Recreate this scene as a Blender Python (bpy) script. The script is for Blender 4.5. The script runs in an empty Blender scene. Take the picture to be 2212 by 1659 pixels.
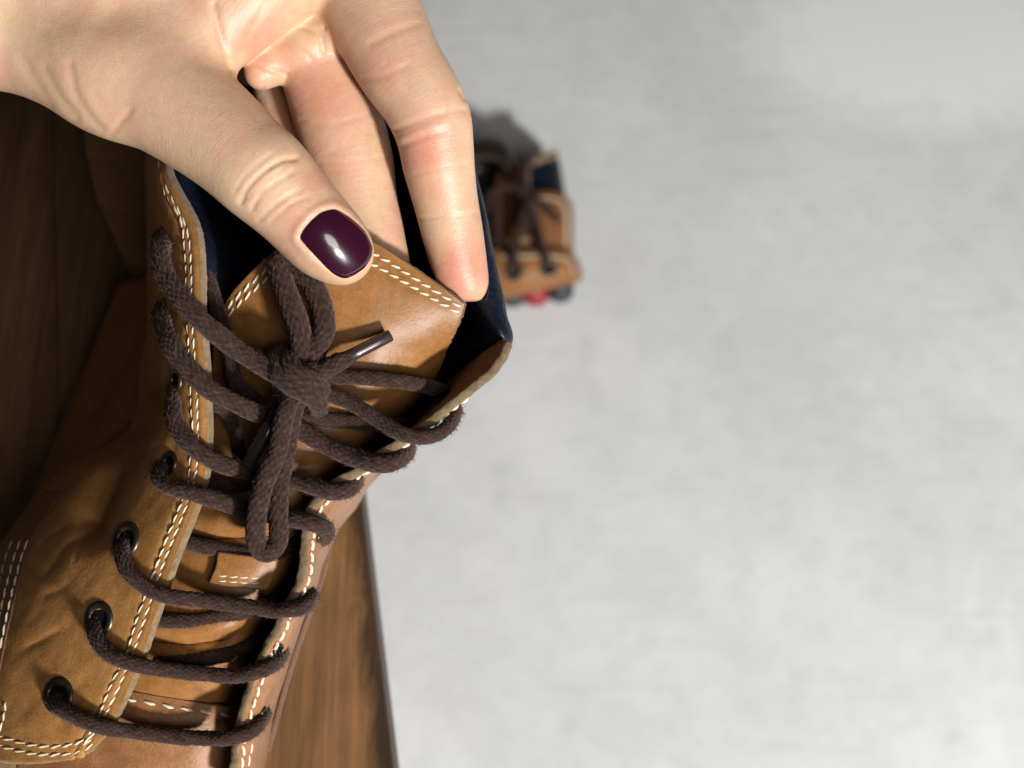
import bpy, math, random
import numpy as np
from mathutils import Vector, Matrix

sc = bpy.context.scene
col = sc.collection
R = math.radians
random.seed(7)
rng = np.random.default_rng(7)

# ------------------------------------------------------------------ camera, world, lamps, exposure
TH = R(25.0)                       # how far the lens leans from straight down
CT, ST = math.cos(TH), math.sin(TH)
D = 300.0                          # mm from the lens to the lacing
FW = 220.0                         # mm seen across the frame at that distance
FLOORZ = -600.0 * CT               # height of the grey floor (mm, measured from the focus point)
BENCHZ = -116.6                    # height of the bench top

def W(p):
    """lens-aligned mm (x right, y up the frame, z toward the lens) -> world metres, z up, floor at 0"""
    p = np.asarray(p, float)
    x, y, z = p[..., 0], p[..., 1], p[..., 2]
    return np.stack([x, y * CT - z * ST, y * ST + z * CT - FLOORZ], -1) * 0.001

def WV(v):
    v = np.asarray(v, float)
    return np.stack([v[..., 0], v[..., 1] * CT - v[..., 2] * ST, v[..., 1] * ST + v[..., 2] * CT], -1)

cam = bpy.data.cameras.new('camera')
camo = bpy.data.objects.new('camera', cam)
col.objects.link(camo)
camo.location = Vector(W((0, 0, D)).tolist())
camo.rotation_euler = (TH, 0, 0)
cam.sensor_width = 36.0
cam.lens = 36.0 * D / FW
cam.clip_start = 0.01
cam.clip_end = 20.0
cam.dof.use_dof = True
cam.dof.focus_distance = (D - 6) * 0.001
cam.dof.aperture_fstop = 14.0
sc.camera = camo

world = bpy.data.worlds.new('World')
sc.world = world
world.use_nodes = True
bg = world.node_tree.nodes['Background']
bg.inputs[0].default_value = (0.80, 0.86, 1.0, 1)
bg.inputs[1].default_value = 0.030

def lamp(name, d, dist, size, power, colour):
    l = bpy.data.lights.new(name, 'AREA')
    l.shape = 'DISK'
    l.size = size
    l.energy = power
    l.color = colour
    o = bpy.data.objects.new(name, l)
    d = np.array(d, float); d /= np.linalg.norm(d)
    o.location = Vector(W(d * dist * 1000).tolist())
    aim = Vector(W((0, 0, -100)).tolist()) - o.location
    o.rotation_euler = aim.to_track_quat('-Z', 'Y').to_euler()
    col.objects.link(o)
    return o

lamp('key_lamp', (0.50, -0.52, 0.69), 1.65, 0.17, 53.0, (1.0, 0.98, 0.955))
lamp('fill_lamp', (0.40, -0.20, 0.90), 1.3, 0.60, 6.0, (1.0, 0.97, 0.93))

sc.view_settings.view_transform = 'Standard'
sc.view_settings.look = 'None'
sc.view_settings.exposure = 0.0
sc.view_settings.gamma = 1.0
sc.cycles.max_bounces = 6

# ------------------------------------------------------------------ helpers
MMPX = FW / 2212.0

def P(px, py, z):
    k = (D - z) / D
    return np.array([(px - 1106) * MMPX * k, (829.5 - py) * MMPX * k, z])

def PP(l):
    return np.array([P(*q) for q in l])

def onplane(px, py, h):
    """point of the horizontal plane at height h (mm) seen at px, py"""
    a, b = (px - 1106) * MMPX, (829.5 - py) * MMPX
    k = (D * CT - h) / (D * CT - b * ST)
    return np.array([a * k, b * k, D - D * k])

def topx(p):
    p = np.asarray(p)
    k = D / (D - p[..., 2])
    return np.stack([p[..., 0] * k / MMPX + 1106, 829.5 - p[..., 1] * k / MMPX], -1)

UP = np.array([0, ST, CT])

def mesh(name, v, faces, mat, parent=None, smooth=True, mi=None, world=False):
    me = bpy.data.meshes.new(name)
    v = np.asarray(v, float)
    if not world:
        v = W(v)
    if isinstance(faces, np.ndarray) and faces.ndim == 2:
        n, m = faces.shape
        me.vertices.add(len(v)); me.vertices.foreach_set('co', v.astype(np.float32).ravel())
        me.loops.add(n * m); me.loops.foreach_set('vertex_index', faces.astype(np.int32).ravel())
        me.polygons.add(n)
        me.polygons.foreach_set('loop_start', np.arange(0, n * m, m, dtype=np.int32))
        me.polygons.foreach_set('loop_total', np.full(n, m, np.int32))
        me.update(calc_edges=True)
    else:
        me.from_pydata(v.tolist(), [], [list(map(int, f)) for f in faces])
    me.validate()
    for m_ in (mat if isinstance(mat, (list, tuple)) else [mat]):
        me.materials.append(m_)
    if mi is not None:
        me.polygons.foreach_set('material_index', np.asarray(mi, np.int32))
    me.polygons.foreach_set('use_smooth', np.full(len(me.polygons), smooth))
    me.update()
    o = bpy.data.objects.new(name, me)
    col.objects.link(o)
    if parent is not None:
        o.parent = parent
        o.matrix_parent_inverse = parent.matrix_world.inverted()
    return o

def thing(name, label, cat, at, group=None):
    o = bpy.data.objects.new(name, None)
    o.location = Vector(W(at).tolist())
    o.empty_display_size = 0.02
    col.objects.link(o)
    bpy.context.view_layer.update()
    o['label'] = label; o['category'] = cat
    if group: o['group'] = group
    return o

def cr(pts, n, closed=False):
    """Catmull-Rom through pts (k, d), n samples, roughly by arc length"""
    pts = np.asarray(pts, float)
    if closed:
        ext = np.vstack([pts[-1:], pts, pts[:2]])
    else:
        ext = np.vstack([2 * pts[:1] - pts[1:2], pts, 2 * pts[-1:] - pts[-2:-1]])
    segs = len(ext) - 3
    t = np.linspace(0, segs, n, endpoint=not closed)
    i = np.minimum(t.astype(int), segs - 1)
    f = (t - i)[:, None]
    p0, p1, p2, p3 = ext[i], ext[i + 1], ext[i + 2], ext[i + 3]
    return 0.5 * (2 * p1 + (p2 - p0) * f + (2 * p0 - 5 * p1 + 4 * p2 - p3) * f ** 2 + (3 * p1 - p0 - 3 * p2 + p3) * f ** 3)

def arc(pts, step, closed=False):
    q = cr(pts, max(60, 24 * len(pts)), closed)
    if closed: q = np.vstack([q, q[:1]])
    s = np.concatenate([[0], np.cumsum(np.linalg.norm(np.diff(q, axis=0), axis=1))])
    n = max(2, int(round(s[-1] / step)) + 1)
    t = np.linspace(0, s[-1], n)
    return np.stack([np.interp(t, s, q[:, k]) for k in range(q.shape[1])], 1)

def grid_surf(rows, nu, nv):
    rows = [PP(r) for r in rows]
    a = np.stack([cr(r, nu) for r in rows])           # (rows, nu, 3)
    return np.stack([cr(a[:, j], nv) for j in range(nu)], 1)   # (nv, nu, 3)

def gnormals(G, sign=1):
    du = np.gradient(G, axis=1); dv = np.gradient(G, axis=0)
    n = np.cross(du, dv)
    n /= np.linalg.norm(n, axis=2, keepdims=True) + 1e-9
    return n * sign

_wd = {}
def wob(p, size, seed, octaves=3):
    """smooth pseudo-noise, about -1..1, feature size in mm"""
    p = np.asarray(p, float)
    r = np.random.default_rng(seed)
    out = np.zeros(p.shape[:-1]); amp = 1.0; tot = 0
    for o in range(octaves):
        for k in range(5):
            d = r.normal(size=3); d /= np.linalg.norm(d)
            d *= 2 * math.pi / size * (2 ** o) * r.uniform(0.7, 1.4)
            out += amp * np.sin(p @ d + r.uniform(0, 6.28)) / 5
        tot += amp * 0.5; amp *= 0.5
    return out / tot

def quads(nv, nu, off=0, flip=False, closed_u=False):
    i, j = np.meshgrid(np.arange(nv - 1), np.arange(nu if closed_u else nu - 1), indexing='ij')
    j2 = (j + 1) % nu
    q = np.stack([i * nu + j, i * nu + j2, (i + 1) * nu + j2, (i + 1) * nu + j], -1).reshape(-1, 4) + off
    return q[:, ::-1] if flip else q

def sheet(name, G, t, mats, parent, sign=1, rough=0.10):
    """leather sheet: grid G is the middle, thickness t; mats = outer, cut edge, inner"""
    nv, nu = G.shape[:2]
    n = gnormals(G, sign)
    A = G + n * t / 2; B = G - n * t / 2
    v = [A.reshape(-1, 3), B.reshape(-1, 3)]
    N = nv * nu
    flip = sign < 0
    f = [quads(nv, nu, 0, flip), quads(nv, nu, N, not flip)]
    idx = np.arange(N).reshape(nv, nu)
    ring = np.concatenate([idx[0, :-1], idx[:-1, -1], idx[-1, :0:-1], idx[:0:-1, 0]])
    cen = G.reshape(-1, 3)
    flat = G.reshape(-1, 3)
    # outward direction at the border
    outd = np.zeros((nv, nu, 3))
    outd[0, :] += G[0] - G[1]; outd[-1, :] += G[-1] - G[-2]
    outd[:, 0] += G[:, 0] - G[:, 1]; outd[:, -1] += G[:, -1] - G[:, -2]
    od = outd.reshape(-1, 3)[ring]; od /= np.linalg.norm(od, axis=1, keepdims=True) + 1e-9
    nn = n.reshape(-1, 3)[ring]
    base = 2 * N; m = len(ring); levels = [0.36, 0.12, -0.12, -0.36]; bul = [0.16, 0.2, 0.2, 0.14]
    ids = [ring]
    for k, (l, b) in enumerate(zip(levels, bul)):
        p = flat[ring] + nn * t * l + od * t * b
        p = p + od * (rough * wob(p, 1.1, 11 + k)[:, None])
        v.append(p); ids.append(base + np.arange(m)); base += m
    ids.append(ring + N)
    nf = len(f[0])
    side = []
    for a, b in zip(ids[:-1], ids[1:]):
        a2, b2 = np.roll(a, -1), np.roll(b, -1)
        q = np.stack([a, b, b2, a2], 1)
        side.append(q[:, ::-1] if flip else q)
    side = np.concatenate(side)
    faces = np.concatenate(f + [side])
    mi = np.concatenate([np.zeros(nf), np.full(nf, 2), np.full(len(side), 1)])
    o = mesh(name, np.concatenate(v), faces, mats, parent, mi=mi)
    return o, A, n

def snapper(A, n):
    """(px,py) -> point and normal of the surface there"""
    a = A.reshape(-1, 3); nn = n.reshape(-1, 3)
    s = topx(a)
    def f(px, py):
        d = (s[:, 0] - px) ** 2 + (s[:, 1] - py) ** 2
        k = np.argsort(d)[:6]
        w = 1 / (d[k] + 1.0)
        # keep to neighbours near the closest in depth
        ok = np.abs(a[k, 2] - a[k[0], 2]) < 4
        k, w = k[ok], w[ok]
        p = (a[k] * w[:, None]).sum(0) / w.sum()
        q = nn[k[0]]
        return p, q
    return f

# ------------------------------------------------------------------ materials
def newmat(name):
    m = bpy.data.materials.new(name); m.use_nodes = True
    nt = m.node_tree
    return m, nt, nt.nodes, nt.links, nt.nodes['Principled BSDF']

def coords(N, L, scale=1000.0, stretch=(1, 1, 1)):
    tc = N.new('ShaderNodeTexCoord'); mp = N.new('ShaderNodeMapping')
    mp.inputs['Scale'].default_value = tuple(scale * s for s in stretch)
    L.new(tc.outputs['Object'], mp.inputs[0])
    return mp.outputs[0]

def noise(N, L, co, scale, detail=4, rough=0.55, dist=0.0):
    n = N.new('ShaderNodeTexNoise')
    n.inputs['Scale'].default_value = scale; n.inputs['Detail'].default_value = detail
    n.inputs['Roughness'].default_value = rough; n.inputs['Distortion'].default_value = dist
    L.new(co, n.inputs['Vector'])
    return n.outputs[0]

def ramp(N, L, fac, stops):
    r = N.new('ShaderNodeValToRGB')
    e = r.color_ramp.elements
    while len(e) < len(stops): e.new(0.5)
    for s, (p, c) in zip(e, stops):
        s.position = p; s.color = (c[0], c[1], c[2], 1)
    L.new(fac, r.inputs[0])
    return r.outputs[0]

def mix(N, L, mode, fac, a, b):
    m = N.new('ShaderNodeMix'); m.data_type = 'RGBA'; m.blend_type = mode
    if isinstance(fac, (int, float)): m.inputs[0].default_value = fac
    else: L.new(fac, m.inputs[0])
    for k, x in ((6, a), (7, b)):
        if isinstance(x, tuple): m.inputs[k].default_value = (*x, 1)
        else: L.new(x, m.inputs[k])
    return m.outputs[2]

def bump(N, L, h, strength, dist, prev=None):
    b = N.new('ShaderNodeBump'); b.inputs['Strength'].default_value = strength; b.inputs['Distance'].default_value = dist
    L.new(h, b.inputs['Height'])
    if prev is not None: L.new(prev, b.inputs['Normal'])
    return b.outputs[0]

def g3(v): return (v, v, v)

def leather(name, dark, light, red=0.0, rough=0.39, grain=1.0):
    m, nt, N, L, B = newmat(name)
    co = coords(N, L)
    big = noise(N, L, co, 0.045, 5, 0.6, 0.4)
    mid = noise(N, L, co, 0.28, 4, 0.6, 0.8)
    fine = noise(N, L, co, 2.6, 3, 0.7)
    c1 = ramp(N, L, big, [(0.30, dark), (0.70, light)])
    c2 = mix(N, L, 'MULTIPLY', 0.55, c1, ramp(N, L, mid, [(0.28, g3(0.55)), (0.62, g3(1.0))]))
    c3 = mix(N, L, 'MULTIPLY', 0.6, c2, ramp(N, L, fine, [(0.32, g3(0.55)), (0.55, g3(1.0))]))
    sp = noise(N, L, co, 0.12, 2)
    c4 = mix(N, L, 'OVERLAY', 0.25, c3, ramp(N, L, sp, [(0.45, g3(0.5)), (0.75, g3(0.78))]))
    L.new(c4, B.inputs['Base Color'])
    rr = N.new('ShaderNodeMapRange'); L.new(mid, rr.inputs[0])
    rr.inputs['To Min'].default_value = rough - 0.07; rr.inputs['To Max'].default_value = rough + 0.12
    L.new(rr.outputs[0], B.inputs['Roughness'])
    B.inputs['Specular IOR Level'].default_value = 0.33
    vo = N.new('ShaderNodeTexVoronoi'); vo.feature = 'SMOOTH_F1'; vo.inputs['Scale'].default_value = 1.25
    wv = mix(N, L, 'ADD', 0.35, co, noise(N, L, co, 0.9, 2)); L.new(wv, vo.inputs['Vector'])
    vd = N.new('ShaderNodeTexVoronoi'); vd.feature = 'DISTANCE_TO_EDGE'; vd.inputs['Scale'].default_value = 0.62
    L.new(wv, vd.inputs['Vector'])
    cr_ = ramp(N, L, vd.outputs['Distance'], [(0.0, g3(0.0)), (0.14, g3(1.0))])
    n1 = bump(N, L, mid, 0.12, 0.0004)
    n2 = bump(N, L, vo.outputs['Distance'], 0.18 * grain, 0.00018, n1)
    n3 = bump(N, L, cr_, 0.12 * grain, 0.00010, n2)
    n4 = bump(N, L, fine, 0.42 * grain, 0.00014, n3)
    L.new(n4, B.inputs['Normal'])
    return m

def suede(name, a, b):
    m, nt, N, L, B = newmat(name)
    co = coords(N, L)
    n1 = noise(N, L, co, 0.5, 5, 0.7); n2 = noise(N, L, co, 4.0, 3, 0.7)
    c = mix(N, L, 'MULTIPLY', 0.7, ramp(N, L, n1, [(0.3, a), (0.7, b)]), ramp(N, L, n2, [(0.3, g3(0.45)), (0.6, g3(1))]))
    L.new(c, B.inputs['Base Color'])
    B.inputs['Roughness'].default_value = 0.85
    B.inputs['Sheen Weight'].default_value = 0.15
    L.new(bump(N, L, n2, 0.7, 0.0003), B.inputs['Normal'])
    return m

def plain(name, c, rough, metallic=0.0, spec=0.5, coat=0.0, var=0.0):
    m, nt, N, L, B = newmat(name)
    co = coords(N, L)
    n = noise(N, L, co, 0.8, 4, 0.65)
    cc = mix(N, L, 'MULTIPLY', var if var else 0.25, (c[0], c[1], c[2]), ramp(N, L, n, [(0.3, g3(0.55)), (0.65, g3(1.0))]))
    L.new(cc, B.inputs['Base Color'])
    B.inputs['Roughness'].default_value = rough; B.inputs['Metallic'].default_value = metallic
    B.inputs['Specular IOR Level'].default_value = spec
    B.inputs['Coat Weight'].default_value = coat; B.inputs['Coat Roughness'].default_value = 0.08
    L.new(bump(N, L, n, 0.12, 0.0002), B.inputs['Normal'])
    return m

M_tan = leather('tan_leather', (0.32, 0.146, 0.043), (0.45, 0.217, 0.070))
M_tongue = leather('tongue_leather', (0.235, 0.100, 0.028), (0.315, 0.142, 0.043), grain=0.7)
M_vamp = leather('russet_leather', (0.24, 0.104, 0.040), (0.33, 0.153, 0.064), grain=1.3)
M_panel = leather('dark_russet_leather', (0.12, 0.046, 0.018), (0.20, 0.083, 0.030), grain=1.2)
M_side = leather('red_brown_leather', (0.20, 0.068, 0.022), (0.32, 0.118, 0.036))
M_edge = suede('cut_leather_edge', (0.15, 0.088, 0.040), (0.31, 0.205, 0.105))
M_edge_r = suede('worn_cut_edge', (0.12, 0.075, 0.035), (0.24, 0.165, 0.085))
M_edge_dark = suede('dark_suede_edge', (0.10, 0.042, 0.020), (0.17, 0.075, 0.032))
M_inner = suede('leather_flesh_side', (0.18, 0.080, 0.024), (0.28, 0.13, 0.042))
M_eye = plain('black_metal', (0.085, 0.070, 0.052), 0.36, 0.85, 0.5)
M_hole_shade = plain('hole_shade_black', (0.006, 0.005, 0.005), 0.9, spec=0.1)
M_thread = plain('cream_thread', (0.66, 0.58, 0.43), 0.6, var=0.4)
M_rubber = plain('brown_rubber', (0.32, 0.155, 0.062), 0.7, var=0.6)
M_welt = leather('welt_leather', (0.24, 0.15, 0.06), (0.36, 0.23, 0.10))

def m_navy():
    m, nt, N, L, B = newmat('navy_leather')
    co = coords(N, L)
    mid = noise(N, L, co, 0.25, 4, 0.6, 0.6)
    L.new(ramp(N, L, mid, [(0.3, (0.003, 0.0055, 0.013)), (0.7, (0.006, 0.010, 0.022))]), B.inputs['Base Color'])
    B.inputs['Roughness'].default_value = 0.46
    B.inputs['Specular IOR Level'].default_value = 0.32
    vo = N.new('ShaderNodeTexVoronoi'); vo.inputs['Scale'].default_value = 0.9; L.new(co, vo.inputs['Vector'])
    n1 = bump(N, L, mid, 0.5, 0.0012)
    L.new(bump(N, L, vo.outputs['Distance'], 0.18, 0.0003, n1), B.inputs['Normal'])
    return m
M_navy = m_navy()

def m_lace():
    m, nt, N, L, B = newmat('brown_cotton_cord')
    at = N.new('ShaderNodeAttribute'); at.attribute_name = 'yarn'
    co = coords(N, L)
    n = noise(N, L, co, 3.0, 3, 0.7)
    c = ramp(N, L, at.outputs['Fac'], [(0.0, (0.009, 0.0045, 0.0035)), (0.5, (0.037, 0.0172, 0.0122)), (1.0, (0.092, 0.049, 0.036))])
    c2 = mix(N, L, 'MULTIPLY', 0.6, c, ramp(N, L, n, [(0.3, g3(0.5)), (0.65, g3(1.0))]))
    L.new(c2, B.inputs['Base Color'])
    B.inputs['Roughness'].default_value = 0.9
    B.inputs['Specular IOR Level'].default_value = 0.25
    B.inputs['Sheen Weight'].default_value = 0.25
    B.inputs['Sheen Roughness'].default_value = 0.5
    B.inputs['Sheen Tint'].default_value = (0.6, 0.45, 0.4, 1)
    L.new(bump(N, L, n, 0.6, 0.0003), B.inputs['Normal'])
    return m
M_lace = m_lace()
M_fuzz = plain('cotton_fuzz', (0.075, 0.045, 0.038), 0.9, spec=0.2)
M_aglet = plain('brown_plastic_sleeve', (0.040, 0.026, 0.026), 0.22, spec=0.55, coat=0.5)

def m_skin():
    m, nt, N, L, B = newmat('skin')
    co = coords(N, L)
    fl = N.new('ShaderNodeAttribute'); fl.attribute_name = 'flush'
    big = noise(N, L, co, 0.05, 4, 0.6, 0.5)
    mot = noise(N, L, co, 0.35, 4, 0.65, 0.5)
    base = ramp(N, L, big, [(0.3, (0.535, 0.352, 0.225)), (0.7, (0.59, 0.418, 0.278))])
    base = mix(N, L, 'MIX', fl.outputs['Fac'], base, (0.56, 0.225, 0.150))
    base = mix(N, L, 'MULTIPLY', 0.35, base, ramp(N, L, mot, [(0.3, (0.80, 0.66, 0.60)), (0.62, (1, 1, 1))]))
    vn = noise(N, L, co, 0.045, 2, 0.4, 2.5)
    base = mix(N, L, 'MIX', ramp(N, L, vn, [(0.485, g3(0)), (0.5, g3(0.22)), (0.515, g3(0))]), base, (0.40, 0.33, 0.27))
    mot2 = noise(N, L, co, 0.13, 5, 0.7, 0.8)
    base = mix(N, L, 'MIX', ramp(N, L, mot2, [(0.45, g3(0)), (0.68, g3(0.42))]), base, (0.60, 0.285, 0.205))
    mot3 = noise(N, L, co, 0.09, 3, 0.6, 0.4)
    base = mix(N, L, 'MIX', ramp(N, L, mot3, [(0.52, g3(0)), (0.72, g3(0.5))]), base, (0.60, 0.47, 0.275))
    sk = noise(N, L, co, 2.2, 3, 0.7)
    base = mix(N, L, 'MULTIPLY', 0.22, base, ramp(N, L, sk, [(0.3, (0.75, 0.66, 0.6)), (0.6, (1, 1, 1))]))
    L.new(base, B.inputs['Base Color'])
    rr = N.new('ShaderNodeMapRange'); L.new(mot2, rr.inputs[0]); rr.inputs['To Min'].default_value = 0.34; rr.inputs['To Max'].default_value = 0.50
    L.new(rr.outputs[0], B.inputs['Roughness'])
    B.inputs['Subsurface Weight'].default_value = 0.22
    B.inputs['Subsurface Radius'].default_value = (1.0, 0.35, 0.18)
    B.inputs['Subsurface Scale'].default_value = 0.0022
    B.inputs['Roughness'].default_value = 0.43
    B.inputs['Specular IOR Level'].default_value = 0.42
    mp = noise(N, L, co, 1.6, 4, 0.6, 1.5)
    vd = N.new('ShaderNodeTexVoronoi'); vd.feature = 'DISTANCE_TO_EDGE'; vd.inputs['Scale'].default_value = 1.7
    wv = mix(N, L, 'ADD', 0.5, co, noise(N, L, co, 0.8, 3)); L.new(wv, vd.inputs['Vector'])
    lines = ramp(N, L, vd.outputs['Distance'], [(0.0, g3(0)), (0.16, g3(1))])
    la = N.new('ShaderNodeAttribute'); la.attribute_name = 'lines'
    ln1 = noise(N, L, la.outputs['Vector'], 0.9, 3, 0.65, 0.35)
    n0 = bump(N, L, ln1, 0.34, 0.00020)
    n1 = bump(N, L, lines, 0.20, 0.00010, n0)
    n2 = bump(N, L, mp, 0.26, 0.00014, n1)
    L.new(bump(N, L, mot, 0.12, 0.0004, n2), B.inputs['Normal'])
    return m
M_skin = m_skin()

def m_nail():
    m, nt, N, L, B = newmat('plum_nail_polish')
    B.inputs['Base Color'].default_value = (0.026, 0.0022, 0.012, 1)
    co = coords(N, L, 1000, (1, 1, 1))
    n = noise(N, L, co, 0.35, 3, 0.5)
    sc_ = noise(N, L, coords(N, L, 1000, (3.5, 0.35, 1)), 1.2, 2, 0.5)
    B.inputs['Roughness'].default_value = 0.22
    B.inputs['Coat Weight'].default_value = 1.0
    rr = ramp(N, L, sc_, [(0.45, g3(0.07)), (0.75, g3(0.16))])
    L.new(rr, B.inputs['Coat Roughness'])
    b = bump(N, L, n, 0.12, 0.0004)
    L.new(b, B.inputs['Coat Normal']); L.new(b, B.inputs['Normal'])
    return m
M_nail = m_nail()
M_nail_bare = plain('bare_nail', (0.35, 0.25, 0.24), 0.25, coat=0.5)

def m_floor():
    m, nt, N, L, B = newmat('grey_painted_concrete')
    co = coords(N, L)
    b1 = noise(N, L, co, 0.006, 5, 0.6, 0.3)
    b2 = noise(N, L, co, 0.03, 5, 0.62, 0.4)
    b3 = noise(N, L, coords(N, L, 1000, (0.75, 1.0, 1)), 0.10, 5, 0.7)
    c = ramp(N, L, b1, [(0.30, (0.64, 0.655, 0.65)), (0.70, (0.76, 0.775, 0.773))])
    c = mix(N, L, 'MULTIPLY', 0.5, c, ramp(N, L, b2, [(0.30, (0.86, 0.86, 0.845)), (0.56, g3(1))]))
    c = mix(N, L, 'MULTIPLY', 0.5, c, ramp(N, L, b3, [(0.28, (0.85, 0.85, 0.84)), (0.55, g3(1))]))
    sp = noise(N, L, co, 0.05, 3, 0.5)
    c = mix(N, L, 'MIX', ramp(N, L, sp, [(0.64, g3(0)), (0.74, g3(0.45))]), c, (0.58, 0.56, 0.50))
    wh = noise(N, L, coords(N, L, 1000, (1, 0.6, 1)), 0.02, 3, 0.5, 0.8)
    c = mix(N, L, 'MIX', ramp(N, L, wh, [(0.60, g3(0)), (0.72, g3(0.35))]), c, (0.83, 0.84, 0.84))
    scn = noise(N, L, coords(N, L, 1000, (0.06, 1.0, 1)), 0.14, 2, 0.5, 0.4)
    c = mix(N, L, 'MIX', ramp(N, L, scn, [(0.60, g3(0)), (0.72, g3(0.4))]), c, (0.57, 0.565, 0.54))
    # a paler worn patch
    tc = N.new('ShaderNodeTexCoord'); mp = N.new('ShaderNodeMapping'); mp.vector_type = 'TEXTURE'
    wp = W(onplane(2010, 90, FLOORZ))
    mp.inputs['Location'].default_value = (float(wp[0]), float(wp[1]), 0); mp.inputs['Scale'].default_value = (0.17, 0.10, 0.3)
    L.new(tc.outputs['Object'], mp.inputs[0])
    gr = N.new('ShaderNodeTexGradient'); gr.gradient_type = 'SPHERICAL'; L.new(mp.outputs[0], gr.inputs[0])
    pn = noise(N, L, co, 0.05, 5, 0.7, 0.5)
    mm = N.new('ShaderNodeMath'); mm.operation = 'MULTIPLY'; L.new(gr.outputs['Fac'], mm.inputs[0]); L.new(pn, mm.inputs[1])
    c = mix(N, L, 'MIX', ramp(N, L, mm.outputs[0], [(0.05, g3(0)), (0.24, g3(0.95))]), c, (0.86, 0.87, 0.87))
    L.new(c, B.inputs['Base Color'])
    B.inputs['Roughness'].default_value = 0.6
    L.new(bump(N, L, b3, 0.25, 0.0012), B.inputs['Normal'])
    return m
M_floor = m_floor()

def m_wood(name, a, b, seed, edge=False):
    m, nt, N, L, B = newmat(name)
    co = coords(N, L, 1000, (1.0, 0.045, 1.0))
    mp = N.new('ShaderNodeMapping'); mp.inputs['Location'].default_value = (seed * 37.0, seed * 11.0, seed * 5.0)
    L.new(co, mp.inputs[0]); co = mp.outputs[0]
    g1 = noise(N, L, co, 0.18, 6, 0.65, 0.9)
    g2 = noise(N, L, co, 1.1, 4, 0.7, 0.3)
    blot = noise(N, L, coords(N, L, 1000, (1, 0.4, 1)), 0.03, 4, 0.6)
    c = ramp(N, L, g1, [(0.28, a), (0.68, b)])
    c = mix(N, L, 'MULTIPLY', 0.6, c, ramp(N, L, g2, [(0.3, g3(0.45)), (0.6, g3(1.0))]))
    c = mix(N, L, 'MULTIPLY', 0.7, c, ramp(N, L, blot, [(0.32, g3(0.42)), (0.6, g3(1.0))]))
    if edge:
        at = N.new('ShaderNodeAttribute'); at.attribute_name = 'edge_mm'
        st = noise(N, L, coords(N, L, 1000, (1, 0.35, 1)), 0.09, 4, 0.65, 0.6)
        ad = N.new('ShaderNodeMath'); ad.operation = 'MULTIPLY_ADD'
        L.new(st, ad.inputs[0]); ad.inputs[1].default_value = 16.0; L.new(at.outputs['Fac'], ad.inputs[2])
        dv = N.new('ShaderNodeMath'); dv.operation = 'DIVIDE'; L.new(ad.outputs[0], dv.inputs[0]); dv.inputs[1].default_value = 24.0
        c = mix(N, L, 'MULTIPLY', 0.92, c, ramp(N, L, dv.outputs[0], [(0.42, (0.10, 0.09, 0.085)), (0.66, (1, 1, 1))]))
    L.new(c, B.inputs['Base Color'])
    B.inputs['Roughness'].default_value = 0.55
    L.new(bump(N, L, g2, 0.4, 0.0004), B.inputs['Normal'])
    return m
M_wood = [m_wood('stained_wood', (0.14, 0.064, 0.022), (0.31, 0.165, 0.064), 1),
          m_wood('stained_wood_dark', (0.14, 0.062, 0.021), (0.30, 0.152, 0.056), 2)]
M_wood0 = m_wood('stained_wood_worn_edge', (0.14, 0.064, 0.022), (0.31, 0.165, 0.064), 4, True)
M_woodend = m_wood('stained_wood_edge', (0.016, 0.012, 0.010), (0.055, 0.038, 0.026), 3)

# ------------------------------------------------------------------ floor
fl = mesh('floor', [(-2.2, -1.6, 0), (2.2, -1.6, 0), (2.2, 2.6, 0), (-2.2, 2.6, 0)], [(0, 1, 2, 3)], M_floor, smooth=False, world=True)
fl['kind'] = 'structure'

# ------------------------------------------------------------------ wooden bench (planks, legs)
e0 = W(onplane(779, 1040, BENCHZ)); e1 = W(onplane(853, 1659, BENCHZ))
ed = (e0 - e1)[:2]; ed /= np.linalg.norm(ed)
en = np.array([-ed[1], ed[0]])               # pointing left, away from the edge
TOPZ = e0[2]
bench = thing('wooden_bench', 'brown stained wooden bench top under the lace-up boot', 'bench', (0, 0, 0))
bench.location = (float(e1[0] - 0.2), float(e1[1]), 0.0)
bpy.context.view_layer.update()

def boxm(name, o, ax, ay, lo, hi, mat, parent, bev=0.0012, along=(-0.25, 0.75), sub=6):
    """bar running along ay, cross-section bevelled; lo/hi = (across, z)"""
    a0, z0 = lo; a1, z1 = hi
    b = bev
    prof = [(a0 + b, z1), (a1 - b, z1), (a1 - b * .3, z1 - b * .3), (a1, z1 - b), (a1, z0), (a0, z0), (a0, z1 - b), (a0 + b * .3, z1 - b * .3)]
    v = []; f = []
    for s in np.linspace(along[0], along[1], sub):
        for (a, z) in prof:
            p = np.array([o[0], o[1]]) + np.array(ax) * a + np.array(ay) * s
            v.append((p[0], p[1], z))
    n = len(prof)
    for i in range(sub - 1):
        for j in range(n):
            f.append((i * n + j, i * n + (j + 1) % n, (i + 1) * n + (j + 1) % n, (i + 1) * n + j))
    f.append(tuple(range(n))[::-1]); f.append(tuple((sub - 1) * n + k for k in range(n)))
    return mesh(name, v, f, mat, parent, smooth=False, world=True)

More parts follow.
